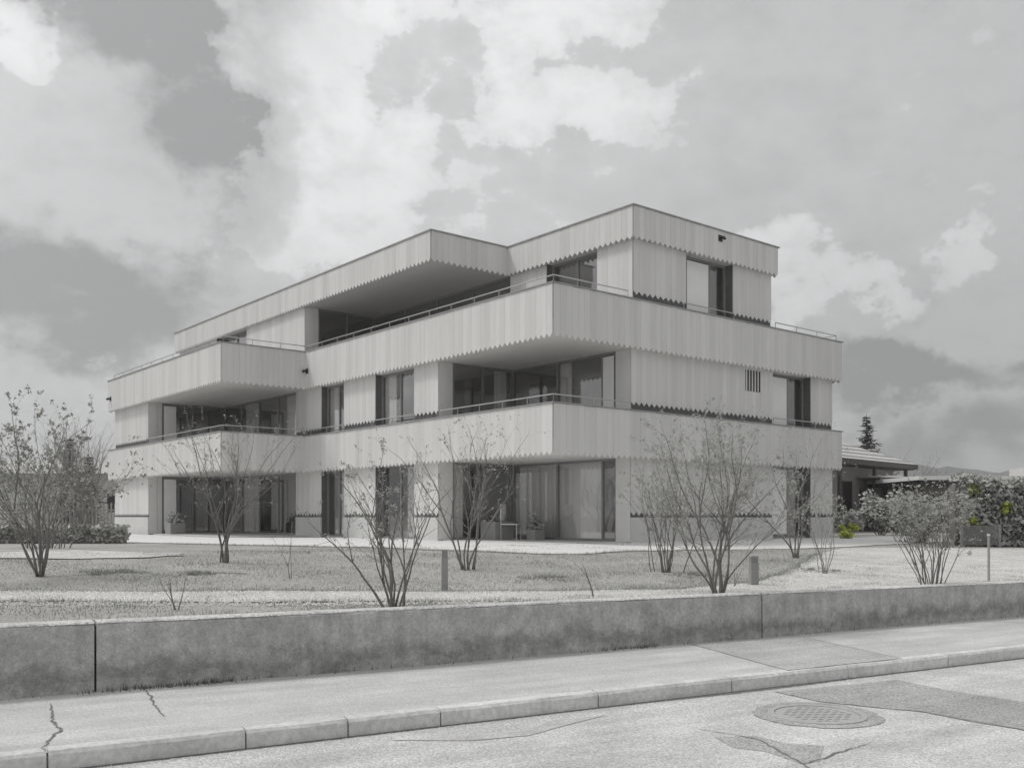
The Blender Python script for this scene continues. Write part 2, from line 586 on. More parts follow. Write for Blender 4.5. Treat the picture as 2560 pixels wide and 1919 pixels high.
def patch(name, pts, mat, lift, zf, label=None, sub=0, jitter=.03, seed=1):
    """a flat sheet lying on the ground; edge points are subdivided and made a little ragged"""
    rr = random.Random(seed)
    out = []
    n = len(pts)
    for k in range(n):
        a, b = Vector(pts[k]), Vector(pts[(k + 1) % n])
        m = max(1, int((b - a).length / .35)) if sub else 1
        for j in range(m):
            p = a.lerp(b, j / m)
            if sub:
                p = p + Vector((rr.uniform(-1, 1), rr.uniform(-1, 1))) * jitter
            out.append((p.x, p.y))
    import bmesh
    bm = bmesh.new()
    vs = [bm.verts.new((x, y, 0)) for x, y in out]
    bm.faces.new(vs)
    bmesh.ops.triangulate(bm, faces=bm.faces[:])
    for _ in range(3):
        long_e = [e for e in bm.edges if e.calc_length() > .8]
        if not long_e:
            break
        bmesh.ops.subdivide_edges(bm, edges=long_e, cuts=1)
        bmesh.ops.triangulate(bm, faces=bm.faces[:])
    for v in bm.verts:
        v.co.z = zf(v.co.x, v.co.y) + lift
    bmesh.ops.recalc_face_normals(bm, faces=bm.faces[:])
    me = bpy.data.meshes.new(name)
    bm.to_mesh(me); bm.free()
    me.materials.append(M[mat])
    o = link(name, me)
    structure(o, label)
    return o


def garden_z(x, y):
    d = Vector((x, y, 0)) - W0
    return garden_h(d.dot(W), d.dot(NQ))


patch('gravel_path', [(-14, 12.0), (-6.08, 11.35), (-3.6, 11.75), (-1.41, 12.08), (.6, 12.3), (2.3, 12.85), (3.4, 13.9), (4.4, 15.5), (5.6, 18.2),
                      (6.6, 20.6), (8.0, 23.0), (11.5, 23.9), (14.5, 24.4), (24, 25.5), (24, 24.2),
                      (13.2, 17.6), (7.2, 14.25), (4.6, 12.85), (2.2, 11.75), (.6, 11.15), (-1.3, 10.95), (-3.6, 10.7), (-5.7, 10.5), (-14, 10.6)],
      'gravel', .014, garden_z, sub=1, jitter=.05, seed=4)
patch('gravel_apron', [(-21.5, 38.0), (-16.0, 31.0), (-12.4, 27.2), (-8.8, 24.4), (-5.9, 22.6), (-3.5, 21.3), (-1.5, 19.9), (.56, 19.2), (1.4, 19.3), (2.6, 20.5), (4.8, 21.6), (7.2, 22.6),
                       (14.5, 29.0), (13.2, 32.6), (10, 31.0), (1.2, 23.6), (-5, 31), (-9.8, 31.2), (-17.4, 40.5)],
      'apron', .014, garden_z, sub=1, jitter=.06, seed=5)
patch('garden_path', [(-16, 19.5), (-9.96, 18.6), (-8.7, 18.9), (-6.7, 17.5), (-5.9, 17.3), (-6.3, 16.6), (-7.4, 16.1), (-8.5, 16.0), (-16, 16.6)],
      'gravel', .018, garden_z, sub=1, jitter=.04, seed=6)

# asphalt repairs and cracks
patch('asphalt_patch', [(2.40, 8.70), (3.76, 9.36), (4.0, 8.80), (4.5, 8.1), (6.5, 5.6), (5.8, 5.0), (3.83, 7.15), (3.59, 7.45), (3.34, 7.84), (3.07, 7.97), (2.65, 8.25)],
      'road_patch', .004, lambda x, y: 0.0, sub=1, jitter=.012, seed=8)
patch('pavement_patch', [(2.05, 11.02), (3.5, 11.80), (4.02, 9.86), (2.62, 9.10)], 'walk_patch', .0065, lambda x, y: .13, sub=1, jitter=.012, seed=9)
patch('gutter_stain', [(-.9, 6.83), (-.3, 6.84), (.10, 6.95), (.42, 7.37), (.75, 7.70), (.34, 7.46), (.05, 7.17), (-.3, 6.97)], 'gutter', .004, lambda x, y: 0.0, sub=1, jitter=.045, seed=10)


def crack(pts, width, z, seed, name='crack'):
    rr = random.Random(seed)
    fine_pts = []
    for a, b in zip(pts, pts[1:]):
        a, b = Vector(a), Vector(b)
        m = max(2, int((b - a).length / .05))
        for j in range(m):
            fine_pts.append(a.lerp(b, j / m) + Vector((rr.uniform(-1, 1), rr.uniform(-1, 1))) * .012)
    fine_pts.append(Vector(pts[-1]))
    mb = MB()
    n = len(fine_pts)
    for k, p in enumerate(fine_pts):
        d = fine_pts[min(k + 1, n - 1)] - fine_pts[max(k - 1, 0)]
        d.normalize()
        o = Vector((-d.y, d.x)) * width * rr.uniform(.3, 1.0) * (.35 + .65 * math.sin(math.pi * min(k + .6, n - 1) / n))
        mb.v += [(p.x + o.x, p.y + o.y, z), (p.x - o.x, p.y - o.y, z)]
    for k in range(n - 1):
        mb.f.append((2 * k, 2 * k + 1, 2 * k + 3, 2 * k + 2))
    return structure(mb.build(name, 'tar'))


crack([(-3.61, 7.48), (-3.45, 7.17), (-3.31, 6.89), (-3.1, 6.57), (-3.06, 6.33), (-2.97, 6.06), (-2.93, 5.99)], .013, .1375, 1, 'pavement_crack')
crack([(-3.13, 8.13), (-2.91, 7.72), (-2.69, 7.24), (-2.55, 7.0)], .011, .1375, 2, 'pavement_crack')
crack([(1.4, 7.18), (1.61, 7.02), (1.77, 6.83), (1.83, 6.43), (1.88, 6.17), (1.92, 5.6)], .011, .0055, 3, 'road_crack')
patch('road_stain', [(1.55, 6.98), (1.78, 6.95), (2.0, 6.8), (2.22, 6.62), (2.16, 6.44), (1.98, 6.3), (1.86, 6.2), (1.74, 6.42), (1.6, 6.7)], 'road_patch', .0025, lambda x, y: 0.0, sub=1, jitter=.085, seed=31)
crack([(1.88, 6.17), (2.06, 6.32), (2.22, 6.48), (2.54, 6.76)], .010, .0055, 4, 'road_crack')
crack([(2.40, 8.70), (2.65, 8.25), (3.07, 7.97), (3.34, 7.84), (3.83, 7.15), (5.8, 5.0)], .009, .0055, 5, 'road_crack')
crack([(4.02, 9.86), (3.7, 11.0), (3.5, 11.75)], .008, .1385, 6, 'pavement_crack')

# ------------------------------------------------------------------ kerb
kerb = thing('kerb', 'worn stone kerb with open joints between pavement and road', 'kerb', SQ(0, -2.04, 0), math.atan2(W.y, W.x))
joints = [-13.4, -11.9, -10.4, -8.9, -7.4, -5.92, -4.45, -3.22, -2.485, -1.748, -.302, 1.157, 2.66, 4.17, 5.65, 7.15, 8.6, 10.1, 11.6, 13.1, 14.6, 16.1, 17.6, 19.1]
rk = random.Random(21)
for a, b in zip(joints, joints[1:]):
    mb = MB()
    g = .006
    n = 6
    x0, x1 = a + g, b - g
    prof = [(0.0, -.06), (0.004, .105), (.022, .128), (.112, .134), (.113, -.06)]
    for k in range(n + 1):
        x = x0 + (x1 - x0) * k / n
        for (py, pz) in prof:
            mb.v.append((x, py + rk.uniform(-.003, .003), pz + rk.uniform(-.003, .003)))
    m = len(prof)
    for k in range(n):
        for j in range(m - 1):
            i = k * m + j
            mb.f.append((i, i + m, i + m + 1, i + 1))
    mb.f.append(tuple(reversed(range(m))))
    mb.f.append(tuple(n * m + j for j in range(m)))
    mb.build('kerb_stone', 'kerb', kerb)
MB().box(-60, -13.4, .004, .113, -.05, .13).build('far_kerb', 'kerb', kerb)
MB().box(19.1, 80, .004, .113, -.05, .13).build('far_kerb', 'kerb', kerb)
MB().box(-13.4, 19.1, .012, .10, -.055, .10).build('mortar_bed', 'tar', kerb)
# dark dirt line where kerb and road meet
mb = MB()
for k in range(700):
    x = -12 + k * .045
    wdt = .012 + .05 * max(0, math.sin(x * 1.1) * math.sin(x * .37 + 1)) + rk.uniform(0, .018)
    mb.v += [(x, .002, .006), (x, -wdt, .0035)]
for k in range(699):
    mb.f.append((2 * k, 2 * k + 1, 2 * k + 3, 2 * k + 2))
gd = structure(mb.build('gutter_dirt', 'tar'))
gd.matrix_world = Matrix.Translation(SQ(0, -2.04, 0)) @ Matrix.Rotation(math.atan2(W.y, W.x), 4, 'Z')
mb = MB()                                            # grit washed up in the gutter
for _ in range(5200):
    x = rk.uniform(-6, 12); y = -.03 - rk.random() ** 2 * .55
    r = rk.uniform(.002, .007)
    i = len(mb.v)
    mb.v += [(x + r, y, .001), (x - r, y + r * .3, .001), (x, y + r, .001), (x, y - r, .001), (x, y, .001 + r)]
    mb.f += [(i, i + 2, i + 4), (i + 2, i + 1, i + 4), (i + 1, i + 3, i + 4), (i + 3, i, i + 4)]
gg = mb.build('gutter_grit', 'pebble')
gg['kind'] = 'stuff'; gg['label'] = 'pale grit scattered in the gutter along the kerb'
gg.matrix_world = gd.matrix_world.copy()

# ------------------------------------------------------------------ retaining wall
rwall = thing('retaining_wall', 'low stained concrete retaining wall between pavement and garden', 'wall', SQ(0, 0, 0), math.atan2(W.y, W.x))
wj = [-40, -18.9, -11.45, -3.98, 3.47, 10.95, 18.4, 25.9, 50]


def wtop(s):
    return .675 - .0065 * s if abs(s) < 14 else (.585 if s > 0 else .765)


rw = random.Random(5)
for a, b in zip(wj, wj[1:]):
    mb = MB()
    g = .009
    x0, x1 = a + g, b - g
    n = max(4, int((x1 - x0) / .25))
    for k in range(n + 1):
        x = x0 + (x1 - x0) * k / n
        t = wtop(x)
        for (py, pz) in ((.0, .05), (.004, .2), (.006, .4), (.008, t - .012), (.022, t + .002), (.25, t), (.26, t - .01), (.26, .05)):
            j = .0025 if pz > .1 else 0
            mb.v.append((x, py + rw.uniform(-j, j), pz + rw.uniform(-j, j)))
    m = 8
    for k in range(n):
        for j in range(m - 1):
            i = k * m + j
            mb.f.append((i, i + m, i + m + 1, i + 1))
    mb.f.append(tuple(reversed(range(m))))
    mb.f.append(tuple(n * m + j for j in range(m)))
    mb.build('wall_panel', 'concrete_old', rwall)
    cp = MB()
    for k in range(n + 1):
        x = x0 + (x1 - x0) * k / n
        t = wtop(x)
        for (py, pz) in ((.012 + rw.uniform(-.004, .006), t + .001), (.026 + rw.uniform(-.004, .006), t + .014), (.245, t + .014), (.252, t + .001)):
            cp.v.append((x, py, pz + rw.uniform(-.002, .002)))
    for k in range(n):
        for j in range(3):
            i = k * 4 + j
            cp.f.append((i, i + 4, i + 5, i + 1))
    cp.build('wall_cap', 'gravel', rwall)

# weeds and crumbs along the foot of the wall
mb = MB()
for _ in range(420):
    s = rw.choice([rw.gauss(-3.6, .25), rw.gauss(-3.1, .15), rw.gauss(1.5, .25), rw.uniform(-6, 9)])
    p = SQ(s, -rw.random() ** 2 * .10 - .004, .132)
    h = rw.uniform(.015, .06)
    d = Vector((rw.uniform(-1, 1), rw.uniform(-1, 1), 0)) * .02
    sd_ = Vector((rw.uniform(-1, 1), rw.uniform(-1, 1), 0)).normalized() * .006
    mb.tri(p - sd_, p + sd_, p + d + Vector((0, 0, h)))
o = mb.build('weeds', 'bud')
o['kind'] = 'stuff'; o['label'] = 'small weeds along the foot of the retaining wall'

# ------------------------------------------------------------------ manhole
mh = thing('manhole', 'round cast iron manhole cover in a dark asphalt ring on the road', 'manhole', (2.46, 7.71, 0))


def disc(r0, r1, z, n=56, jit=0, seed=0):
    rr = random.Random(seed)
    mb = MB()
    for k in range(n):
        an = 2 * math.pi * k / n
        j = 1 + rr.uniform(-jit, jit)
        mb.v += [(r0 * math.cos(an), r0 * math.sin(an), z), (r1 * j * math.cos(an), r1 * j * math.sin(an), z)]
    for k in range(n):
        a, b = 2 * k, 2 * ((k + 1) % n)
        mb.f.append((a, a + 1, b + 1, b))
    return mb


disc(.385, .50, .0045, jit=.03, seed=3).build('asphalt_ring', 'road_patch', mh)
mb = MB()
n = 56
rings = [(.388, .0), (.385, .012), (.335, .012), (.332, -.01)]
for r, z in rings:
    mb.v += [(r * math.cos(2 * math.pi * k / n), r * math.sin(2 * math.pi * k / n), z) for k in range(n)]
for j in range(3):
    for k in range(n):
        k2 = (k + 1) % n
        mb.f.append((j * n + k, j * n + k2, (j + 1) * n + k2, (j + 1) * n + k))
mb.build('frame', 'iron', mh)
cov = MB().prism([(.326 * math.cos(2 * math.pi * k / 48), .326 * math.sin(2 * math.pi * k / 48)) for k in range(48)], -.02, .0065).build('cover', 'iron', mh)
mb = MB()
for i in range(-4, 5):
    for j in range(-4, 5):
        x, y = i * .064 + (.032 if j % 2 else 0), j * .064
        if x * x + y * y < .28 ** 2:
            mb.box(x - .02, x + .02, y - .012, y + .012, .0062, .0115)
o = mb.build('ribs', 'iron', cov)
o['kind'] = 'stuff'

# ================================================================== APARTMENT BUILDING
# local frame: X = along the right-hand front (b), Y = along the left-hand front (a)
BC = Vector((.99, 22.95, 0))
BROT = math.atan2(.63599, .77170)
bld = thing('apartment_building', 'three-storey apartment block clad in pale toothed vertical boards with stacked terraces', 'building', BC, BROT)
BAND = [(0, 0), (12.5, 0), (12.5, 24.35), (-2.99, 24.35), (-2.99, 12.66), (0, 12.66)]
ROOF = [(2.78, 0), (9.03, 0), (9.03, 24.9), (0, 24.9), (0, 5.14), (2.78, 5.14)]


def inset(poly, d):
    n = len(poly)
    out = []
    for k in range(n):
        p0, p1, p2 = Vector(poly[k - 1]), Vector(poly[k]), Vector(poly[(k + 1) % n])
        e1 = (p1 - p0).normalized(); e2 = (p2 - p1).normalized()
        n1 = Vector((-e1.y, e1.x)); n2 = Vector((-e2.y, e2.x))
        q = p1 + (n1 + n2) * d
        out.append((q.x, q.y))
    return out


BOARD_W = .20
TOOTH = .095
ALL_BOARDS = []           # (size key, matrix, mesh key)
board_meshes = {}


def board_mesh(h, w):
    k = (round(h, 3), round(w, 3))
    if k not in board_meshes:
        t = .026
        hw = w / 2 - .0018
        prof = [(-hw, TOOTH), (0, 0), (hw, TOOTH), (hw, h), (-hw, h)]
        me = bpy.data.meshes.new('board')
        vs = [(x, 0, z) for x, z in prof] + [(x, -t, z) for x, z in prof]
        n = 5
        fs = [tuple(range(n)), tuple(n + i for i in reversed(range(n)))]
        for i in range(n):
            j = (i + 1) % n
            fs.append((i, n + i, n + j, j))
        me.from_pydata(vs, [], fs)
        me.materials.append(M['wood'])
        board_meshes[k] = me
    return k


rb = random.Random(99)


def boards(p0, p1, z0, z1):
    """run of boards from p0 to p1; the outer side is to the right of the direction of travel"""
    p0, p1 = Vector(p0), Vector(p1)
    ln = (p1 - p0).length
    n = max(1, round(ln / BOARD_W))
    w = ln / n
    d = (p1 - p0) / ln
    ang = math.atan2(d.y, d.x)
    nrm = Vector((d.y, -d.x))
    key = board_mesh(z1 - z0, w)
    for i in range(n):
        c = p0 + d * w * (i + .5) + nrm * (.003 + rb.uniform(0, .0035))
        m = Matrix.Translation((c.x, c.y, z0 + rb.uniform(-.004, .004))) @ Matrix.Rotation(ang, 4, 'Z')
        wp = Matrix.Translation(BC) @ Matrix.Rotation(BROT, 4, 'Z') @ Vector((c.x, c.y, z0))
        wn = Matrix.Rotation(BROT, 3, 'Z') @ Vector((nrm.x, nrm.y, 0))
        face = -(wn.dot(Vector((wp.x, wp.y, 0)).normalized()))
        ALL_BOARDS.append(((z1 - z0) * max(face, -.01) / (wp.y ** 2), m, key))


# the two terrace bands and the roof band
LEV = [(3.07, 4.32), (5.91, 7.20)]
for zb, zt in LEV:
    MB().prism(inset(BAND, .002), zb + .07, zb + .42).build('terrace_slab', 'soffit', bld)
    MB().ring(BAND, inset(BAND, .20), zb + .42, zt).build('parapet', 'membrane', bld)
    MB().ring(inset(BAND, -.058), inset(BAND, .23), zt + .004, zt + .035).build('coping', 'coping', bld)
    for a, b in zip(BAND, BAND[1:] + BAND[:1]):
        boards(a, b, zb, zt)
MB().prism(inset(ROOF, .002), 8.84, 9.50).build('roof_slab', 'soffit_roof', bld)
MB().ring(ROOF, inset(ROOF, .20), 9.50, 9.63).build('parapet', 'membrane', bld)
MB().ring(inset(ROOF, -.058), inset(ROOF, .25), 9.634, 9.672).build('coping', 'coping', bld)
for a, b in zip(ROOF, ROOF[1:] + ROOF[:1]):
    boards(a, b, 8.77, 9.63)

# ground slab and the rooms behind the glass
MB().prism(inset(BAND, .35), .50, .93).build('ground_slab', 'plinth', bld)
for z0, z1 in ((.93, 3.14), (3.49, 5.98)):
    MB().box(6.6, 11.6, 4.2, 9.5, z0 + .003, z1 - .003).box(3.4, 11.6, 9.5, 23.3, z0 + .003, z1 - .003).build('room_walls', 'interior', bld)
MB().box(5.6, 8.2, 2.2, 8.2, 6.334, 8.836).box(5.2, 8.2, 8.2, 24.0, 6.334, 8.836).build('room_walls', 'interior', bld)

SB = .22                    # walls stand back this far behind the bands
FL = [(.93, 3.138, 1.62), (3.492, 5.978, 4.50)]   # floor, ceiling, foot of the boards


def wall_x(x, y0, y1, z0, z1, zb, th=.30, plinth=None):
    """wall facing -X at X = x"""
    MB().box(x, x + th, y0, y1, z0, z1).build('wall', 'membrane', bld)
    boards((x, y1), (x, y0), zb, z1)
    if plinth:
        MB().box(x - .045, x - .001, y0, y1, .55, plinth).build('plinth', 'plinth', bld)


def wall_y(y, x0, x1, z0, z1, zb, th=.30, plinth=None):
    """wall facing -Y at Y = y"""
    MB().box(x0, x1, y, y + th, z0, z1).build('wall', 'membrane', bld)
    boards((x0, y), (x1, y), zb, z1)
    if plinth:
        MB().box(x0, x1, y - .045, y - .001, .55, plinth).build('plinth', 'plinth', bld)


def glazing(axis, pos, t0, t1, z0, z1, mull=(), curtain=None, name='window', cz=None, frame_mat='frame', blinds=()):
    """framed glass. axis 'x': plane X = pos facing -X, t runs along Y; axis 'y': plane Y = pos facing -Y, t runs along X"""
    fw, fd = .062, .07
    mb = MB()

    def bx(m, a0, a1, d0, d1, zz0, zz1):
        if axis == 'x':
            m.box(pos + d0, pos + d1, a0, a1, zz0, zz1)
        else:
            m.box(a0, a1, pos + d0, pos + d1, zz0, zz1)
    bx(mb, t0, t0 + fw, 0, fd, z0, z1)
    bx(mb, t1 - fw, t1, 0, fd, z0, z1)
    bx(mb, t0 + fw, t1 - fw, 0, fd, z1 - fw, z1)
    bx(mb, t0 + fw, t1 - fw, 0, fd, z0, z0 + fw)
    cuts = [t0 + fw]
    for m_ in mull:
        bx(mb, m_ - fw * .5, m_ + fw * .5, .002, fd - .002, z0 + fw, z1 - fw)
        cuts += [m_ - fw * .5, m_ + fw * .5]
    cuts.append(t1 - fw)
    o = mb.build(name, frame_mat, bld)
    for a, b in zip(cuts[0::2], cuts[1::2]):
        g = MB()
        bx(g, a, b, .03, .042, z0 + fw, z1 - fw)
        g.build('pane', 'glass', o)
    for c0, c1 in blinds:
        g = MB()
        bx(g, c0, c1, -.014, -.004, z0 + .12, z1 - .10)
        g.build('blind', 'blind', o)
    if curtain:
        for c0, c1 in curtain:
            g = MB()
            n = max(6, int((c1 - c0) / .035))
            zz = cz or (z0 + .03, z1 - .05)
            for k in range(n + 1):
                t = c0 + (c1 - c0) * k / n
                dd = .105 + .030 * math.sin(k * 1.9) + .012 * math.sin(k * .7)
                for z in zz:
                    g.v.append((pos + dd, t, z) if axis == 'x' else (t, pos + dd, z))
            for k in range(n):
                g.f.append((2 * k, 2 * k + 2, 2 * k + 3, 2 * k + 1))
            g.build('curtain', 'curtain', o, smooth=True)
    return o


for fi, (z0, z1, zb) in enumerate(FL):
    pl = 1.57 if fi == 0 else None
    # right-hand front
    wall_y(SB, 2.9, 9.08, z0, z1, zb, plinth=pl)
    wall_y(SB, 11.09, 12.30, z0, z1, zb, plinth=pl)
    glazing('y', SB + .24, 9.08, 11.09, z0, z1, mull=(10.22,), blinds=[(9.34, 10.16)])
    # left-hand front
    wall_x(SB, 5.07, 6.29, z0, z1, zb, plinth=pl)
    glazing('x', SB + .20, 6.29, 8.45, z0, z1, mull=(7.36,), curtain=[(7.75, 8.4)] if fi else [(6.4, 7.1)])
    wall_x(SB, 8.45, 10.38, z0, z1, zb, plinth=pl)
    glazing('x', SB + .20, 10.38, 11.92, z0, z1, mull=(11.1,), curtain=[(10.45, 11.05)] if fi == 0 else [(11.3, 11.85)])
    wall_x(SB, 11.92, 13.76, z0, z1, zb, plinth=pl)
    # corner loggia
    MB().box(SB + .302, .70, 5.07, 5.37, z0, z1).build('reveal', 'soffit', bld)
    MB().box(2.9, 3.2, SB + .302, .75, z0, z1).build('reveal', 'soffit', bld)
    MB().box(SB, SB + .30, 5.058, 5.069, z0, z1).build('reveal', 'soffit', bld)
    MB().box(2.888, 2.899, SB, SB + .30, z0, z1).build('reveal', 'soffit', bld)
    glazing('y', 5.09, .70, 2.93, z0, z1, mull=(1.82,), curtain=[(.8, 1.2)] if fi == 0 else [(2.3, 2.8)], name='glazing')
    glazing('x', 2.93, .75, 5.08, z0, z1, mull=(1.29, 3.1), curtain=[(1.4, 4.9)] if fi == 0 else [(2.6, 3.05)], name='glazing', blinds=[(.83, 1.24)] if fi else [])
    # recessed balcony of the left-hand block
    wall_x(-2.77, 20.1, 24.15, z0, z1, zb, plinth=pl)
    MB().box(-2.46, -2.28, 20.1, 20.4, z0, z1).build('reveal', 'soffit', bld)
    MB().box(-2.77, -2.47, 20.086, 20.098, z0, z1).build('reveal', 'soffit', bld)
    glazing('y', 20.13, -2.28, .20, z0, z1, mull=(-1.05,), blinds=[(-2.20, -1.72)], name='glazing')
    glazing('x', .24, 13.76, 20.12, z0, z1, mull=(15.3, 16.9, 18.5), curtain=[(16.95, 18.3), (14.0, 14.7)] if fi else [(17.0, 18.4)], name='glazing')
    # hidden sides
    MB().box(12.0, 12.3, .53, 24.1, z0, z1).box(-2.4, 12.0, 23.8, 24.1, z0, z1).build('wall', 'house_pale', bld)

# top floor
z0, z1, zb = 6.334, 8.836, 7.38
wall_y(.14, 2.92, 5.0, z0, z1, zb)
wall_y(.14, 7.06, 8.89, z0, z1, zb)
glazing('y', .14 + .24, 5.0, 7.06, z0, z1, mull=(6.32,), blinds=[(5.33, 6.26)])
wall_x(2.92, .44, 1.44, z0, z1, zb - .9)
boards((2.92, .44), (2.92, .14), zb - .9, z1)
glazing('x', 2.92 + .2, 1.44, 3.51, z0, z1, mull=(2.45,))
wall_x(2.92, 3.51, 5.14, z0, z1, zb - .9)
glazing('x', 2.94, 5.16, 12.96, z0, z1, mull=(7.1, 9.05, 11.0), name='glazing')
wall_x(.14, 12.95, 17.7, z0, z1, zb - .9)
MB().box(.442, .64, 12.95, 13.25, z0, z1).build('reveal', 'soffit', bld)
MB().box(.14, .44, 12.936, 12.948, z0, z1).build('reveal', 'soffit', bld)
glazing('y', 12.98, .64, 2.92, z0, z1, mull=(1.8,), name='glazing')
glazing('x', .34, 17.7, 20.6, z0, z1, mull=(19.1,))
wall_x(.14, 20.6, 24.7, z0, z1, zb - .9)
MB().box(8.59, 8.89, .45, 24.7, z0, z1).box(.45, 8.58, 24.4, 24.7, z0, z1).build('wall', 'house_pale', bld)

# place the boards: the 300 that show largest as pieces, the rest as one part
ALL_BOARDS.sort(key=lambda t: -t[0])
for key, m, mk in ALL_BOARDS[:300]:
    o = bpy.data.objects.new('board', board_meshes[mk])
    COL.objects.link(o)
    o.parent = bld
    o.matrix_local = m
rest = MB()
for key, m, mk in ALL_BOARDS[300:]:
    me = board_meshes[mk]
    i = len(rest.v)
    t = rb.random()
    for v in me.vertices:
        rest.v.append(tuple(m @ v.co)); rest.t.append(t)
    for p in me.polygons:
        rest.f.append(tuple(i + k for k in p.vertices))
rest.build('cladding', 'wood', bld, kind='stuff')

# louvre under the terrace band
lv = MB().box(7.73, 8.49, SB - .032, SB - .028, 5.28, 5.90).build('louvre', 'dark', bld)
for k in range(6):
    x = 7.755 + k * .138
    MB().box(x, x + .045, SB - .05, SB - .033, 5.28, 5.90).build('slat', 'wood', lv)


def rail(pts, zt, name='handrail'):
    mb = MB()
    h = .20
    for a, b in zip(pts, pts[1:]):
        a, b = Vector((*a, zt + h)), Vector((*b, zt + h))
        mb.tube([a, b], [.016, .016], 6)
        n = max(1, round((b - a).length / 1.08))
        for k in range(n + 1):
            p = a.lerp(b, k / n)
            mb.tube([p - Vector((0, 0, h)), p], [.012, .012], 5)
    return mb.build(name, 'steel', bld)


z2, z1_ = 7.235, 4.355
e = .11
rail([(2.7, e), (e, e), (e, 12.66 + e), (-2.99 + e, 12.66 + e), (-2.99 + e, 24.0)], z2)
rail([(4.9, e), (7.1, e)], z2)
rail([(9.1, e), (12.5 - e, e), (12.5 - e, 6.0)], z2)
rail([(e, 5.0), (e, e), (2.8, e)], z1_)
rail([(e, 12.5), (e, 10.3)], z1_)
rail([(e, 8.5), (e, 6.2)], z1_)
rail([(9.0, e), (11.2, e)], z1_)
rail([(-2.99 + e, 20.0), (-2.99 + e, 12.66 + e), (0, 12.66 + e)], z1_)


def spout(x, y, z, nx, ny):
    p = Vector((x, y, z)); n_ = Vector((nx, ny, 0))
    MB().tube([p + n_ * .02, p + n_ * .16, p + n_ * .19 + Vector((0, 0, -.05))], [.045, .045, .04], 10).box(
        x + nx * .036 - (.09 if nx == 0 else .004), x + nx * .036 + (.09 if nx == 0 else .004),
        y + ny * .036 - (.09 if ny == 0 else .004), y + ny * .036 + (.09 if ny == 0 else .004), z - .09, z + .09).build('overflow_spout', 'dark', bld)


spout(6.3, 0, 9.42, 0, -1)
spout(0, 12.5, 6.54, -1, 0)
spout(-2.99, 24.0, 6.45, -1, 0)

Bm = Matrix.Translation(BC) @ Matrix.Rotation(BROT, 4, 'Z')


def BW(x, y, z):
    return Bm @ Vector((x, y, z))


# ------------------------------------------------------------------ balcony furniture
def balcony_table(loc, rz, label):
    t = thing('balcony_table', label, 'table', loc, rz)
    MB().box(-.75, .75, -.42, .42, .72, .75).build('table_top', 'white', t, bevel=.006)
    for sx in (-1, 1):
        for sy in (-1, 1):
            MB().box(sx * .68 - .022, sx * .68 + .022, sy * .36 - .022, sy * .36 + .022, 0, .72).build('leg', 'steel', t)


def balcony_chair(loc, rz, label):
    t = thing('balcony_chair', label, 'chair', loc, rz, 'chairs on the balconies')
    MB().box(-.24, .24, -.24, .24, .43, .46).build('seat', 'white', t, bevel=.006)
    MB().box(-.24, .24, .225, .25, .55, 1.02).build('backrest', 'white', t, bevel=.006)
    for sx in (-1, 1):
        MB().box(sx * .22 - .014, sx * .22 + .014, -.235, -.207, 0, .43).build('leg', 'steel', t)
        MB().box(sx * .22 - .014, sx * .22 + .014, .222, .25, 0, 1.0).build('leg', 'steel', t)


balcony_table(BW(1.6, 2.3, 3.49), BROT + .2, 'white table on the corner balcony of the middle floor')
balcony_chair(BW(1.7, 3.3, 3.49), BROT + .1, 'white chair left of the table on the corner balcony')
balcony_chair(BW(2.2, 1.35, 3.49), BROT + 3.3, 'white chair right of the table on the corner balcony')
balcony_chair(BW(-1.2, 14.6, 3.49), BROT + 1.9, 'white chair on the recessed balcony of the left-hand block, middle floor')
balcony_chair(BW(1.9, 3.9, .93), BROT + .6, 'white chair on the ground-floor corner terrace')

# ------------------------------------------------------------------ shrubs
def grow(mb_s, mb_t, rr, p, d, length, rad, depth, upc, wob, kids, tips, forks=2):
    n = max(3, int(length / .10)) if depth == 0 else max(3, int(length / .08))
    pts, rads = [p.copy()], [rad]
    dd = d.copy()
    step = length / n
    fork_at = rr.randint(int(n * .2), max(int(n * .2) + 1, int(n * .55))) if depth == 0 and forks else -1
    drift = Vector((rr.gauss(0, 1), rr.gauss(0, 1), 0)) * wob * .35
    for k in range(n):
        if rr.random() < .25:
            drift = Vector((rr.gauss(0, 1), rr.gauss(0, 1), 0)) * wob * .5
        dd = (dd + drift + Vector((rr.gauss(0, wob), rr.gauss(0, wob), rr.gauss(0, wob * .6) + upc))).normalized()
        p = p + dd * step
        pts.append(p.copy())
        rads.append(rad * (1 - .84 * (k + 1) / n))
        ax = dd.orthogonal().normalized()
        ax.rotate(Matrix.Rotation(rr.uniform(0, 6.283), 3, dd))
        if k == fork_at:
            dv = rr.uniform(.22, .5)
            grow(mb_s, mb_t, rr, p.copy(), (dd * math.cos(dv) + ax * math.sin(dv)).normalized(), length * (1 - k / n) * rr.uniform(.65, 1.0), rads[-1] * .8, 0, upc, wob, kids, tips, forks - 1)
            dd = (dd - ax * dv * .4).normalized()
        if depth < 3 and k > (n * .25 if depth == 0 else n * .12):
            nk = (kids[depth] if depth < len(kids) else 0) * (.75 if depth == 0 else .8)
            m = int(nk) + (1 if rr.random() < nk - int(nk) else 0)
            for _ in range(m):
                ax.rotate(Matrix.Rotation(rr.uniform(0, 6.283), 3, dd))
                an_ = rr.uniform(.35, .95)
                cd = (dd * math.cos(an_) + ax * math.sin(an_)).normalized()
                grow(mb_s, mb_t, rr, p.copy(), cd, length * rr.uniform(.14, .42) * (1 - .5 * k / n), max(rads[-1] * .55, .0016), depth + 1, upc * .8, wob * 1.2, kids, tips, 0)
    (mb_s if depth == 0 else mb_t).tube(pts, rads, 5 if depth == 0 else 3, cap=depth == 0)
    tips.append((pts, depth))


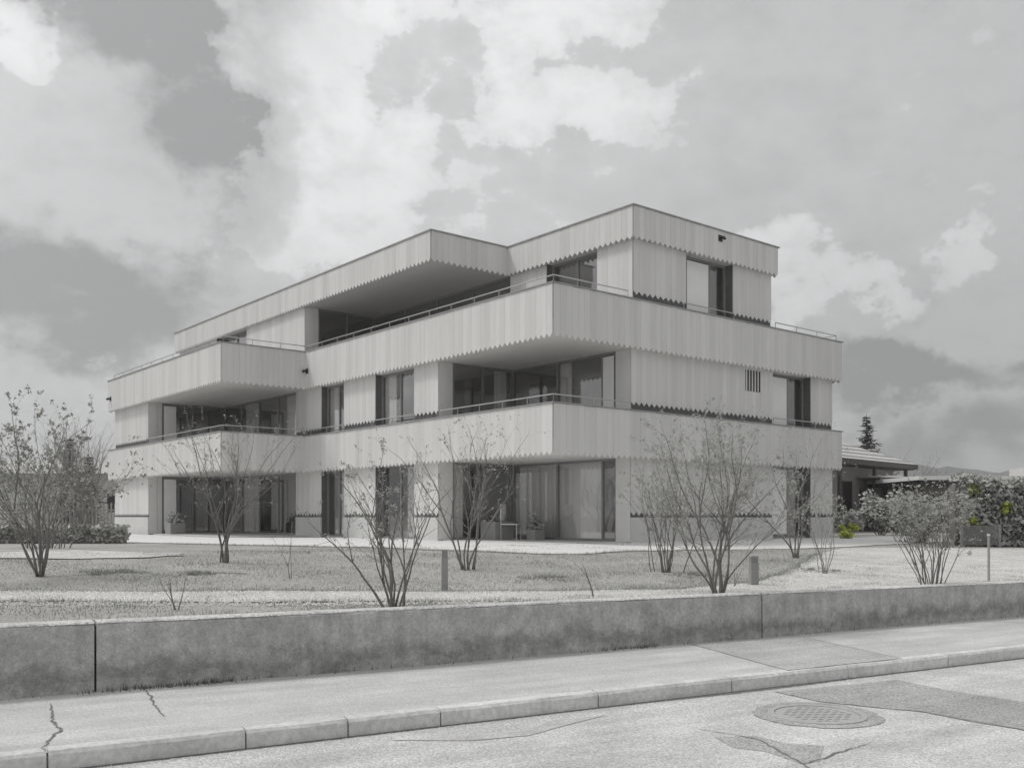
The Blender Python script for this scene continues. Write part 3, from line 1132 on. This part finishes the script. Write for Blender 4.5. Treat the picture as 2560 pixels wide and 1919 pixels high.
def shrub(label, x, y, H, spread, stems, seed, rad=.011, kids=(.7, .55, .3), mat='bark', leaves=0, leafsize=.018, cat='shrub', name='shrub', group=None, wob=.085, base_r=.10, upc=.02, z=None, leafmat='young'):
    rr = random.Random(seed)
    zz = (garden_z(x, y) if z is None else z) - .03
    t = thing(name, label, cat, (x, y, zz), 0, group)
    ms, mt, ml = MB(), MB(), MB()
    tips = []
    for k in range(stems):
        an = 6.283 * (k + rr.random() * .7) / stems
        out = Vector((math.cos(an), math.sin(an), 0))
        tilt = spread * math.sqrt(rr.uniform(.05, 1))
        d = (Vector((0, 0, 1)) * math.cos(tilt) + out * math.sin(tilt)).normalized()
        ln = H * rr.uniform(.72, 1.04) / max(.6, math.cos(tilt * .8))
        grow(ms, mt, rr, out * base_r * rr.random(), d, ln, rad * rr.uniform(.7, 1.2), 0, upc, wob, kids, tips)
    ms.build('stems', mat, t, smooth=True)
    if mt.v:
        o = mt.build('twigs', 'twig', t, kind='stuff')
    if leaves:
        for _ in range(leaves):
            pts, dp = rr.choice(tips)
            i = rr.randrange(len(pts) // 2, len(pts))
            c = pts[i] + Vector((rr.gauss(0, .012), rr.gauss(0, .012), rr.gauss(0, .012)))
            a = Vector((rr.gauss(0, 1), rr.gauss(0, 1), rr.gauss(0, 1))).normalized()
            b = a.orthogonal().normalized()
            s_ = leafsize * rr.uniform(.5, 1.2)
            ml.quad(c, a * s_, b * s_ * .55)
        ml.build('leaf_buds', leafmat, t, kind='stuff')
    return t


G = 'bare shrubs in the garden'
shrub('tall dense budding shrub at the far left of the garden', -6.5, 13.16, 2.35, .27, 11, 11, rad=.016, kids=(1.0, .8, .4), leaves=9000, leafsize=.012, group=G, base_r=.07)
shrub('bare many-stemmed shrub before the recessed balcony of the left block', -4.76, 15.88, 2.6, .13, 10, 12, rad=.016, kids=(.7, .6, .35), group=G, base_r=.16, upc=.03, leaves=1200, leafsize=.012)
shrub('bare wide vase-shaped shrub growing right behind the retaining wall', -1.25, 10.11, 1.62, .46, 10, 13, rad=.015, kids=(.8, .7, .4), group=G, base_r=.09, leaves=1500, leafsize=.010)
shrub('bare slender dark shrub just left of the corner terrace', -.72, 15.45, 2.6, .24, 9, 14, rad=.018, kids=(.7, .6, .35), group=G, base_r=.12, leaves=900, leafsize=.012)
shrub('bare shrub of straight upright stems before the right-hand front', 2.54, 15.72, 1.9, .27, 17, 15, rad=.011, kids=(.8, .6, .4), group=G, base_r=.28, upc=.03, wob=.06, leaves=4200, leafsize=.009)
shrub('large bare shrub with a haze of fine twigs before the right-hand front', 2.62, 12.15, 2.25, .40, 11, 16, rad=.016, kids=(1.5, 1.1, .7), group=G, base_r=.12, leaves=14000, leafsize=.009)
shrub('tall thin bare shrub near the right end of the building', 5.75, 19.41, 2.7, .26, 6, 17, rad=.016, kids=(.7, .6, .35), group=G, leaves=900, leafsize=.014)
shrub('low bare shrub standing before the tall thin one by the right end of the building', 5.15, 15.77, 1.4, .28, 8, 18, rad=.009, kids=(.6, .5, .2), group=G, mat='bark_pale', leaves=900, leafsize=.012)
shrub('bushy bare shrub behind the wall at the light path on the right', 6.06, 13.80, 1.5, .27, 18, 19, rad=.011, kids=(.8, .7, .4), group=G, base_r=.24, leaves=3000, leafsize=.012)
G2 = 'small saplings'
shrub('tiny forked sapling behind the wall at the left', -3.5, 9.98, .44, .5, 3, 20, rad=.009, kids=(1.2, .6, 0), group=G2, cat='sapling', name='sapling', base_r=.02)
shrub('tiny forked sapling on the gravel path in the middle', 1.0, 11.69, .44, .25, 2, 23, rad=.011, kids=(1.2, .6, 0), group=G2, cat='sapling', name='sapling', base_r=.02)
shrub('thin pale sapling between the left block and the vase-shaped shrub', -3.12, 13.5, .85, .1, 2, 24, rad=.008, kids=(.3, .2, 0), group=G2, cat='sapling', name='sapling', base_r=.02, mat='bark_pale')
shrub('tiny slanting sapling beside the right-hand bollard', 3.08, 13.28, .3, .6, 2, 25, rad=.007, kids=(.3, .2, 0), group=G2, cat='sapling', name='sapling', base_r=.02)
# background growth
shrub('pale twiggy tree at the left edge of the building', -19.4, 43.0, 5.2, .22, 26, 31, rad=.035, kids=(.6, .35, .15), mat='bark_pale', cat='tree', name='bare_tree', base_r=.6, z=.9, wob=.04)
shrub('pale bare tree behind the neighbouring house roof', 26.0, 62.0, 5.6, .45, 12, 32, rad=.05, kids=(.6, .3, .1), mat='bark_pale', cat='tree', name='bare_tree', base_r=.3, z=.9)
shrub('twiggy bare bush left of the ivy hedge', 10.9, 24.2, 1.9, .5, 22, 33, rad=.010, kids=(.6, .4, .2), leaves=500, leafsize=.03, cat='bush', name='bush', base_r=.5, z=.85)
shrub('tangled bare bush behind the far left shrub', -10.2, 21.0, 2.6, .55, 20, 34, rad=.014, kids=(.7, .5, .2), leaves=600, leafsize=.03, cat='bush', name='bush', base_r=.5)


shrub('tall grey bare thicket tree behind the far left shrub', -15.6, 27.5, 3.2, .30, 9, 35, rad=.022, kids=(.8, .6, .3), leaves=1500, leafsize=.02, cat='tree', name='bare_tree', base_r=.5)


def leafy(name, label, cat, loc, rx, ry, rz, n, size, mat, seed, trunk=True, group=None):
    rr = random.Random(seed)
    t = thing(name, label, cat, loc, 0, group)
    mb = MB()
    clumps = []
    for _ in range(max(8, n // 140)):
        a = Vector((rr.gauss(0, 1), rr.gauss(0, 1), rr.gauss(0, 1))).normalized() * rr.uniform(.35, .95) ** .6
        clumps.append(Vector((a.x * rx, a.y * ry, rz + a.z * rz * .95)))
    for _ in range(n):
        c = rr.choice(clumps)
        s_ = min(rx, rz) * .20
        p = c + Vector((rr.gauss(0, s_), rr.gauss(0, s_), rr.gauss(0, s_)))
        if p.z < .03:
            p.z = rr.uniform(.03, .15)
        a = Vector((rr.gauss(0, 1), rr.gauss(0, 1), rr.gauss(0, 1))).normalized()
        b = a.orthogonal().normalized()
        k = size * rr.uniform(.6, 1.3)
        mb.quad(p, a * k, b * k * .6)
    mb.build('foliage', mat, t)
    mt = MB()
    for c in clumps[:10]:
        mt.tube([(c.x * .1, c.y * .1, -.05), (c.x * .5, c.y * .5, c.z * .55), tuple(c)], [.02, .014, .006], 4)
    mt.build('stems', 'bark', t)
    return t


leafy('evergreen_bush', 'dark rounded evergreen bush before the neighbouring house', 'bush', (13.7, 35.5, .88), 1.0, .9, .80, 1800, .06, 'hedge', 41)
leafy('yellow_bush', 'small yellow-green bush at the foot of the neighbouring house', 'bush', (10.35, 29.6, .88), .33, .3, .26, 420, .04, 'yellow', 42)
leafy('dark_bush', 'dark low bush at the left foot of the neighbouring house', 'bush', (11.6, 33.0, .88), .7, .6, .45, 900, .06, 'hedge', 44)

# ivy hedge at the right: frame posts, dense leaves
hd = thing('ivy_hedge', 'tall dark ivy hedge at the right edge behind the light path', 'hedge', (11.6, 25.1, .82), .12)
rh = random.Random(51)
mb = MB(); my = MB()
for _ in range(15000):
    x = rh.uniform(0, 9.0)
    top = 1.72 + .07 * math.sin(x * 3.1) + .05 * math.sin(x * 7.7)
    z = rh.uniform(0, top)
    edge = rh.random() < .75
    y = (-.32 + rh.gauss(0, .06) + .07 * math.sin(x * 5 + z * 4)) if edge else rh.uniform(-.3, .3)
    if rh.random() < .15:
        z = top + rh.gauss(0, .05); y = rh.uniform(-.3, .3)
    p = Vector((x, y, z))
    a = Vector((rh.gauss(0, 1), rh.gauss(0, .6), rh.gauss(0, 1))).normalized()
    b = a.orthogonal().normalized()
    k = .05 * rh.uniform(.5, 1.25)
    yel = (math.hypot(x - .36, z - 1.46) < .16 or math.hypot(x - 1.21, z - .99) < .16 or math.hypot(x - .24, z - .64) < .15) and y < 0 and rh.random() < .85
    (my if yel else mb).quad(p, a * k, b * k * .8)
mb.build('foliage', 'hedge', hd)
my.build('young_leaves', 'yellow', hd)
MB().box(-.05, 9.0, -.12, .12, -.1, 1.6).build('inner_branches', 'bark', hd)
# hedge posts
hl = thing('low_hedge', 'low clipped hedge at the left end of the building', 'hedge', (-13.6, 24.6, .88), .05)
mb = MB()
for _ in range(3000):
    p = Vector((rh.uniform(0, 3.6), rh.uniform(-.3, .3), rh.random() ** .6 * .48))
    a = Vector((rh.gauss(0, 1), rh.gauss(0, 1), rh.gauss(0, 1))).normalized()
    mb.quad(p, a * .05, a.orthogonal().normalized() * .03)
mb.build('foliage', 'hedge', hl)
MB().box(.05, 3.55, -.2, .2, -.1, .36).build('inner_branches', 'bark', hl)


def conifer(label, x, y, H, rad, seed):
    rr = random.Random(seed)
    t = thing('conifer', label, 'tree', (x, y, .85), 0, 'conifers behind the buildings')
    MB().tube([(0, 0, 0), (0, 0, H * .6), (0, 0, H)], [.16, .09, .015], 7).build('trunk', 'bark', t)
    mb = MB()
    nl = int(H / .17)
    for k in range(nl):
        f = k / nl
        z = H * (.10 + .89 * f)
        r = rad * (1 - f) ** .75 * rr.uniform(.65, 1.15) + .06
        for j in range(rr.randint(6, 9)):
            an = rr.uniform(0, 6.283)
            out = Vector((math.cos(an), math.sin(an), 0))
            side = Vector((-out.y, out.x, 0))
            ln = r * rr.uniform(.5, 1.2)
            m = max(4, int(ln / .07))
            for i in range(m):
                g = (i + .6) / m
                c = out * ln * g + Vector((0, 0, z - ln * .30 * g + ln * .24 * g * g))
                w_ = (.16 * (1.1 - g) + .05)
                for sg in (-1, 1):
                    ax = (out * .6 + side * sg + Vector((0, 0, rr.uniform(-.5, .25)))).normalized()
                    mb.quad(c + ax * w_ * .5 + Vector((rr.gauss(0, .02), rr.gauss(0, .02), rr.gauss(0, .03))), ax * w_ * .6, (out + Vector((0, 0, rr.uniform(-.8, .8)))).normalized() * .028)
    mb.build('crown', 'needle', t)


conifer('dark spruce top rising behind the neighbouring house roof', 21.7, 58.5, 7.0, 2.2, 61)
conifer('smaller dark spruce left of the tall one behind the neighbouring house', 20.0, 58.0, 4.6, 1.5, 62)
conifer('dark spruce behind the shrub at the far left', -26.8, 58.0, 5.6, 1.7, 63)
conifer('low dark spruce beside the pale house at the far left', -25.0, 56.5, 4.4, 1.4, 64)

# ------------------------------------------------------------------ neighbouring house (hip roof), right
KX, KY = 20.4, 48.0
e1 = Vector((-.70, -.714, 0)).normalized()
e2 = Vector((-.714, .70, 0)).normalized()
hs_ = thing('hipped_house', 'single-storey house with a low hipped sheet roof and deep dark eaves', 'house', (KX, KY, .88), math.atan2(e1.y, e1.x))
# local X = e1 (towards camera-left), local Y: rotate +90 of e1 = (.714,-.70) so depth is -Y
LX, LY = 15.0, 11.0
EZ, RZ = 3.30, 5.55
c = [(0, 0, EZ), (LX, 0, EZ), (LX, -LY, EZ), (0, -LY, EZ)]
rg = [(LY / 2, -LY / 2, RZ), (LX - LY / 2, -LY / 2, RZ)]
mb = MB()
mb.v += c + rg
mb.f += [(0, 1, 5, 4), (2, 3, 4, 5), (1, 2, 5), (3, 0, 4)]
o = mb.build('roof', 'roof_sheet', hs_)
for k in range(9):                                  # sheet courses
    f = (k + .5) / 9
    a0 = Vector(c[0]).lerp(Vector(rg[0]), f); a1 = Vector(c[1]).lerp(Vector(rg[1]), f)
    up = Vector((0, 0, .03))
    MB().tube([a0 + up * .6, a1 + up * .6], [.03, .03], 5).build('course', 'roof_sheet', o)
MB().ring([(0, 0), (0, -LY), (LX, -LY), (LX, 0)], [(.12, -.12), (.12, -LY + .12), (LX - .12, -LY + .12), (LX - .12, -.12)], EZ - .24, EZ - .005).build('fascia', 'house_wood', hs_)
MB().box(.15, LX - .15, -LY + .15, -.15, EZ - .27, EZ - .245).build('soffit', 'house_wood', hs_)
MB().box(.9, LX - .9, -LY + .9, -.9, -.2, EZ - .28).build('wall', 'house', hs_)
for x0_, x1_, za, zb_ in ((5.6, 6.6, .2, 2.35), (8.0, 9.4, .0, 2.35), (2.2, 3.4, .9, 2.2)):
    w_ = MB().ring([(x0_, -.9), (x0_, -.86), (x1_, -.86), (x1_, -.9)], [(x0_ + .06, -.9), (x0_ + .06, -.86), (x1_ - .06, -.86), (x1_ - .06, -.9)], za, zb_)
    w_ = MB().box(x0_, x0_ + .07, -.899, -.84, za, zb_).box(x1_ - .07, x1_, -.899, -.84, za, zb_).box(x0_ + .07, x1_ - .07, -.899, -.84, zb_ - .07, zb_).box(x0_ + .07, x1_ - .07, -.899, -.84, za, za + .07)
    wo_ = w_.build('window', 'house_wood', hs_)
    MB().box(x0_ + .07, x1_ - .07, -.895, -.87, za + .07, zb_ - .07).build('pane', 'dark', wo_)
for px_ in (1.0, 4.6, 8.2):
    MB().box(px_ - .07, px_ + .07, -.3, -.16, -.1, EZ - .28).build('post', 'house_wood', hs_)

an = thing('lean_to', 'small lean-to with a ribbed pale roof at the right of the hipped house', 'shed', (17.6, 43.2, .88), math.atan2(.60, .80))
mb = MB()
mb.v += [(0, 0, 2.55), (4.2, 0, 2.15), (4.2, 3.0, 2.25), (0, 3.0, 2.65), (0, 0, 2.48), (4.2, 0, 2.08), (4.2, 3.0, 2.18), (0, 3.0, 2.58)]
mb.f += [(0, 1, 2, 3), (7, 6, 5, 4), (0, 4, 5, 1), (1, 5, 6, 2), (2, 6, 7, 3), (3, 7, 4, 0)]
ro = mb.build('roof', 'roof_sheet', an)
for k in range(6):
    y = .2 + k * .5
    MB().tube([(0, y, 2.57 + y * .033), (4.2, y, 2.17 + y * .033)], [.03, .03], 5).build('rib', 'roof_sheet', ro)
MB().box(.3, 3.9, 1.2, 2.9, -.1, 2.05).build('wall', 'house_wood', an)
for px_ in (.15, 2.1, 4.0):
    MB().box(px_ - .05, px_ + .05, .1, .2, -.1, 2.07).build('post', 'house_wood', an)

ga = thing('flat_garage', 'long low garage with a white roof edge behind the ivy hedge', 'garage', (17.4, 40.5, .88), .02)
MB().box(0, 16, 0, 6, -.1, 2.05).build('wall', 'house_wood', ga)
MB().box(-.3, 16.3, -.3, 6.3, 2.25, 2.42).build('roof_edge', 'white', ga)
MB().box(-.2, 16.2, -.2, 6.2, 2.05, 2.249).build('fascia', 'dark', ga)
MB().box(4.8, 9.0, .5, 2.0, 2.421, 2.82).build('roof_box', 'roof_sheet', ga)

# pale house far left
lh = thing('pale_house', 'pale rendered house with a low roof at the far left background', 'house', (-38.0, 62.0, .88), .06)
MB().box(0, 14.5, 0, 8, -.1, 3.55).build('wall', 'house_pale', lh)
mb = MB()
mb.v += [(-.5, -.7, 3.5), (15, -.7, 3.5), (15, 8.7, 3.5), (-.5, 8.7, 3.5), (-.5, 4, 4.5), (15, 4, 4.5)]
mb.f += [(0, 1, 5, 4), (2, 3, 4, 5), (1, 2, 5), (3, 0, 4), (3, 2, 1, 0)]
mb.build('roof', 'roof_sheet', lh)
for k, (x0_, x1_) in enumerate(((8.3, 9.4), (11.4, 12.5))):
    w_ = MB().box(x0_, x0_ + .08, -.05, -.001, .9, 2.3).box(x1_ - .08, x1_, -.05, -.001, .9, 2.3).box(x0_ + .08, x1_ - .08, -.05, -.001, 2.22, 2.3).box(x0_ + .08, x1_ - .08, -.05, -.001, .9, .98).build('window', 'white', lh)
    MB().box(x0_ + .08, x1_ - .08, -.03, -.003, .98, 2.22).build('pane', 'dark', w_)
# picket fence, left background
pf = thing('picket_fence', 'pale picket fence in front of the pale house', 'fence', (-27.5, 49.0, .88), .03)
for k in range(40):
    MB().box(k * .19, k * .19 + .075, -.012, .012, .05, 1.38 + .03 * math.sin(k * 2.3)).build('picket', 'house', pf)
MB().box(-.05, 7.6, .013, .05, .3, .38).build('rail', 'house', pf)
MB().box(-.05, 7.6, .013, .05, 1.0, 1.08).build('rail', 'house', pf)

# ------------------------------------------------------------------ hills
mb = MB()
az0, az1, n = -75, 75, 300
rhh = random.Random(3)
ph = [rhh.uniform(0, 6.28) for _ in range(12)]
for k in range(n + 1):
    az = R(az0 + (az1 - az0) * k / n)
    hgt = 33 + 3 * math.sin(az * 6 + ph[0]) + 3 * math.sin(az * 13 + ph[1]) + 1.6 * math.sin(az * 47 + ph[2]) + 1.2 * math.sin(az * 95 + ph[3]) + rhh.uniform(-.9, .9)
    for dist, hh in ((430, 0), (520, hgt * .55), (640, hgt), (900, hgt * .6)):
        mb.v.append((math.sin(az) * dist, math.cos(az) * dist, hh))
for k in range(n):
    for j in range(3):
        i = k * 4 + j
        mb.f.append((i, i + 4, i + 5, i + 1))
structure(mb.build('hills', 'hill', smooth=True))

# ------------------------------------------------------------------ bollards, fence panel, post
def bollard(x, y, h, w, label):
    z = garden_z(x, y)
    t = thing('bollard_light', label, 'bollard', (x, y, z), .1, 'bollard lights in the garden')
    MB().box(-w, w, -w, w, -.05, h - .10).build('column', 'bollard', t, bevel=.004)
    MB().box(-w * .86, w * .86, -w * .86, w * .86, h - .0995, h - .025).build('lens', 'frame', t)
    MB().box(-w, w, -w, w, h - .0245, h).build('cap', 'bollard', t, bevel=.003)


bollard(-.87, 12.35, .53, .042, 'square grey bollard light in the lawn left of centre')
bollard(3.42, 13.53, .42, .055, 'square grey bollard light beside the large twiggy shrub')

mf = thing('mesh_panel', 'grey wire mesh fence panel between two posts before the ivy hedge', 'fence', (11.55, 24.55, .84), .03)
for x in (0, .98):
    MB().box(x - .03, x + .03, -.03, .03, -.1, .56).build('post', 'mesh_grey', mf)
mb = MB()
for k in range(46):
    x = .03 + k * .0204
    mb.box(x, x + .009, -.004, .004, .02, .52)
mb.build('wires', 'mesh_grey', mf)
mb = MB()
for z in (.03, .27, .51):
    mb.box(.03, .95, .005, .013, z, z + .012)
mb.build('cross_wires', 'mesh_grey', mf)

ps = thing('white_post', 'slim pale post behind the wall at the right edge', 'post', (7.29, 14.62, .58), .2)
MB().tube([(0, 0, 0), (0, 0, .72)], [.020, .017], 8).build('pole', 'house', ps)
MB().tube([(0, 0, .72), (0, 0, .75)], [.025, .022], 8).build('cap', 'house_pale', ps)

# edging kerb of the garden path, left
ek = thing('path_edging', 'pale concrete edging of the garden path at the left', 'edging', (-9.96, 18.6, .88), 0)
pp = [(-6.0, .9), (0, 0), (1.25, .32), (3.25, -1.1), (4.0, -1.3)]
for a, b in zip(pp, pp[1:]):
    a, b = Vector(a), Vector(b)
    d = (b - a).normalized(); nn = Vector((-d.y, d.x)) * .05
    MB().prism([tuple(a + d * .01 - nn), tuple(b - d * .01 - nn), tuple(b - d * .01 + nn), tuple(a + d * .01 + nn)], -.08, .055).build('edging_stone', 'apron', ek)

# ------------------------------------------------------------------ lawn blades, pebbles
rgz = random.Random(77)
mb = MB()
cnt = 0
while cnt < 90000:
    s = rgz.uniform(-9, 12); q = .35 + rgz.random() ** 1.4 * 11
    p = SQ(s, q)
    if math.sin(p.x * 1.9 + 1.2) * math.sin(p.y * 2.3) + rgz.uniform(-1.0, .8) < -.35:
        continue
    d = p - BC
    z = garden_z(p.x, p.y)
    tuft = .5 + .5 * math.sin(p.x * 3.7 + 2.1 * math.sin(p.y * 1.3)) * math.sin(p.y * 4.1 + 1.7 * math.sin(p.x * .9))
    h = rgz.uniform(.012, .03) + rgz.random() * .055 * tuft ** 3
    lean = Vector((rgz.gauss(0, .4), rgz.gauss(0, .4), 0)) * h
    sd_ = Vector((rgz.uniform(-1, 1), rgz.uniform(-1, 1), 0)).normalized() * .005
    b_ = Vector((p.x, p.y, z - .003))
    mb.tri(b_ - sd_, b_ + sd_, b_ + lean + Vector((0, 0, h)))
    cnt += 1
for edge_pts in ([(-8, 11.5), (-6.08, 11.35), (-3.6, 11.75), (-1.41, 12.08), (.6, 12.3), (2.3, 12.85), (3.4, 13.9), (4.4, 15.5), (5.6, 18.2), (6.6, 20.6)],
                 [(2.2, 11.75), (.6, 11.15), (-1.3, 10.95), (-3.6, 10.7), (-5.7, 10.5)],
                 [(-8.8, 24.4), (-5.9, 22.6), (-3.5, 21.3), (-1.5, 19.9), (.56, 19.2), (1.4, 19.3), (2.6, 20.5), (4.8, 21.6)]):
    for a_, b_ in zip(edge_pts, edge_pts[1:]):
        for _ in range(int(math.dist(a_, b_) * 330)):
            f_ = rgz.random()
            x = a_[0] + (b_[0] - a_[0]) * f_ + rgz.gauss(0, .07); y = a_[1] + (b_[1] - a_[1]) * f_ + rgz.gauss(0, .09)
            z = garden_z(x, y)
            h = rgz.uniform(.015, .06)
            q_ = Vector((x, y, z - .003))
            sd_ = Vector((rgz.uniform(-1, 1), rgz.uniform(-1, 1), 0)).normalized() * .005
            mb.tri(q_ - sd_, q_ + sd_, q_ + Vector((rgz.gauss(0, .4) * h, rgz.gauss(0, .4) * h, h)))
o = mb.build('lawn_grass', 'grass')
o['kind'] = 'stuff'; o['label'] = 'short sparse grass of the garden lawn'

mb = MB()
for _ in range(9000):
    x = rgz.uniform(-6.5, 7.0)
    mid = 11.45 + .12 * x if x < 2 else 11.7 + (x - 2) * .52
    y = mid + rgz.uniform(-.75, .75)
    q = (Vector((x, y, 0)) - W0).dot(NQ)
    if q < .30:
        continue
    z = garden_z(x, y) + .010
    r = rgz.uniform(.008, .022)
    i = len(mb.v)
    mb.v += [(x + r, y, z), (x - r * .9, y + r * .2, z), (x, y + r * .8, z), (x + r * .1, y - r, z), (x, y, z + r * .8)]
    mb.f += [(i, i + 2, i + 4), (i + 2, i + 1, i + 4), (i + 1, i + 3, i + 4), (i + 3, i, i + 4)]
o = mb.build('path_pebbles', 'pebble')
o['kind'] = 'stuff'; o['label'] = 'loose pale pebbles on the gravel path'

# ------------------------------------------------------------------ flat tufts standing in for the soft shrub shadows on the lawn
GP = 'flat tufts imitating soft shadows in the lawn'
for k, (x, y, rx, lab) in enumerate(((.48, 14.3, .42, 'flat tuft patch imitating a soft shadow in the lawn right of the slender dark shrub'),
                                     (-4.6, 13.9, .42, 'flat tuft patch imitating a soft shadow in the lawn left of the many-stemmed shrub'),
                                     (-5.8, 13.9, .34, 'flat tuft patch imitating a soft shadow beside the tall budding shrub'),
                                     (2.95, 15.2, .34, 'flat tuft patch imitating a soft shadow right of the upright-stemmed shrub'),
                                     (5.3, 16.6, .36, 'flat tuft patch imitating a soft shadow by the low pale shrub'))):
    t = thing('shadow_tufts', lab, 'plant', (x, y, garden_z(x, y)), 0, GP)
    rr = random.Random(80 + k)
    m_ = MB()
    for _ in range(900):
        a = rr.uniform(0, 6.283); r_ = rr.random() ** .8
        p = Vector((math.cos(a) * r_ * rx * 1.5 + .12 * math.sin(a * 3 + k), math.sin(a) * r_ * .6 + .1 * math.cos(a * 2 + k), 0))
        if math.sin(p.x * 9 + k) * math.sin(p.y * 8 + 2 * k) < -.25:
            continue
        h_ = rr.uniform(.015, .07) * (1.1 - r_)
        q_ = p + Vector((rr.gauss(0, .03), rr.gauss(0, .03), h_ + .01))
        sd_ = Vector((rr.gauss(0, 1), rr.gauss(0, 1), 0)).normalized() * .009
        m_.tri(p - sd_, p + sd_, q_)
    m_.build('leaves', 'young', t)
leafy('loose_bush', 'loose grey leafy bush between the lean-to and the ivy hedge', 'bush', (11.2, 26.2, .86), .75, .5, .75, 1500, .045, 'hedge', 90)


def planter(loc, w_, h_, label, seed, plant):
    t = thing('planter', label, 'planter', loc, BROT)
    MB().ring([(-w_, -w_), (w_, -w_), (w_, w_), (-w_, w_)], [(-w_ + .04, -w_ + .04), (w_ - .04, -w_ + .04), (w_ - .04, w_ - .04), (-w_ + .04, w_ - .04)], 0, h_).build('box', 'bollard', t)
    MB().box(-w_ + .041, w_ - .041, -w_ + .041, w_ - .041, .01, h_ - .05).build('earth', 'bark', t)
    rr = random.Random(seed)
    m_ = MB()
    for _ in range(plant):
        p = Vector((rr.gauss(0, w_ * .5), rr.gauss(0, w_ * .5), h_ + abs(rr.gauss(0, .16))))
        a = Vector((rr.gauss(0, 1), rr.gauss(0, 1), rr.gauss(0, 1))).normalized()
        m_.quad(p, a * .045, a.orthogonal().normalized() * .025)
    m_.build('plant', 'hedge', t, kind='stuff')


planter(BW(1.75, 4.35, .93), .34, .52, 'large square planter on the ground-floor corner terrace', 1, 60)
planter(BW(2.35, 3.35, .93), .18, .30, 'small leafy planter by the glass of the ground-floor corner terrace', 2, 260)
planter(BW(-2.2, 18.9, .93), .28, .42, 'leafy planter on the ground-floor terrace of the left-hand block', 3, 200)

# ------------------------------------------------------------------ air
hz = MB().box(-1000, 1000, -60, 1000, -1.2, 52).build('haze', 'white')
hz['kind'] = 'stuff'; hz['label'] = 'thin pale haze in the air'
hm = bpy.data.materials.new('haze_air'); hm.use_nodes = True
ht = hm.node_tree; ht.nodes.clear()
pv = ht.nodes.new('ShaderNodeVolumePrincipled')
pv.inputs['Color'].default_value = (.95, .955, .96, 1)
pv.inputs['Density'].default_value = .0009
pv.inputs['Anisotropy'].default_value = .2
ho = ht.nodes.new('ShaderNodeOutputMaterial')
ht.links.new(pv.outputs[0], ho.inputs['Volume'])
hz.data.materials.clear(); hz.data.materials.append(hm)
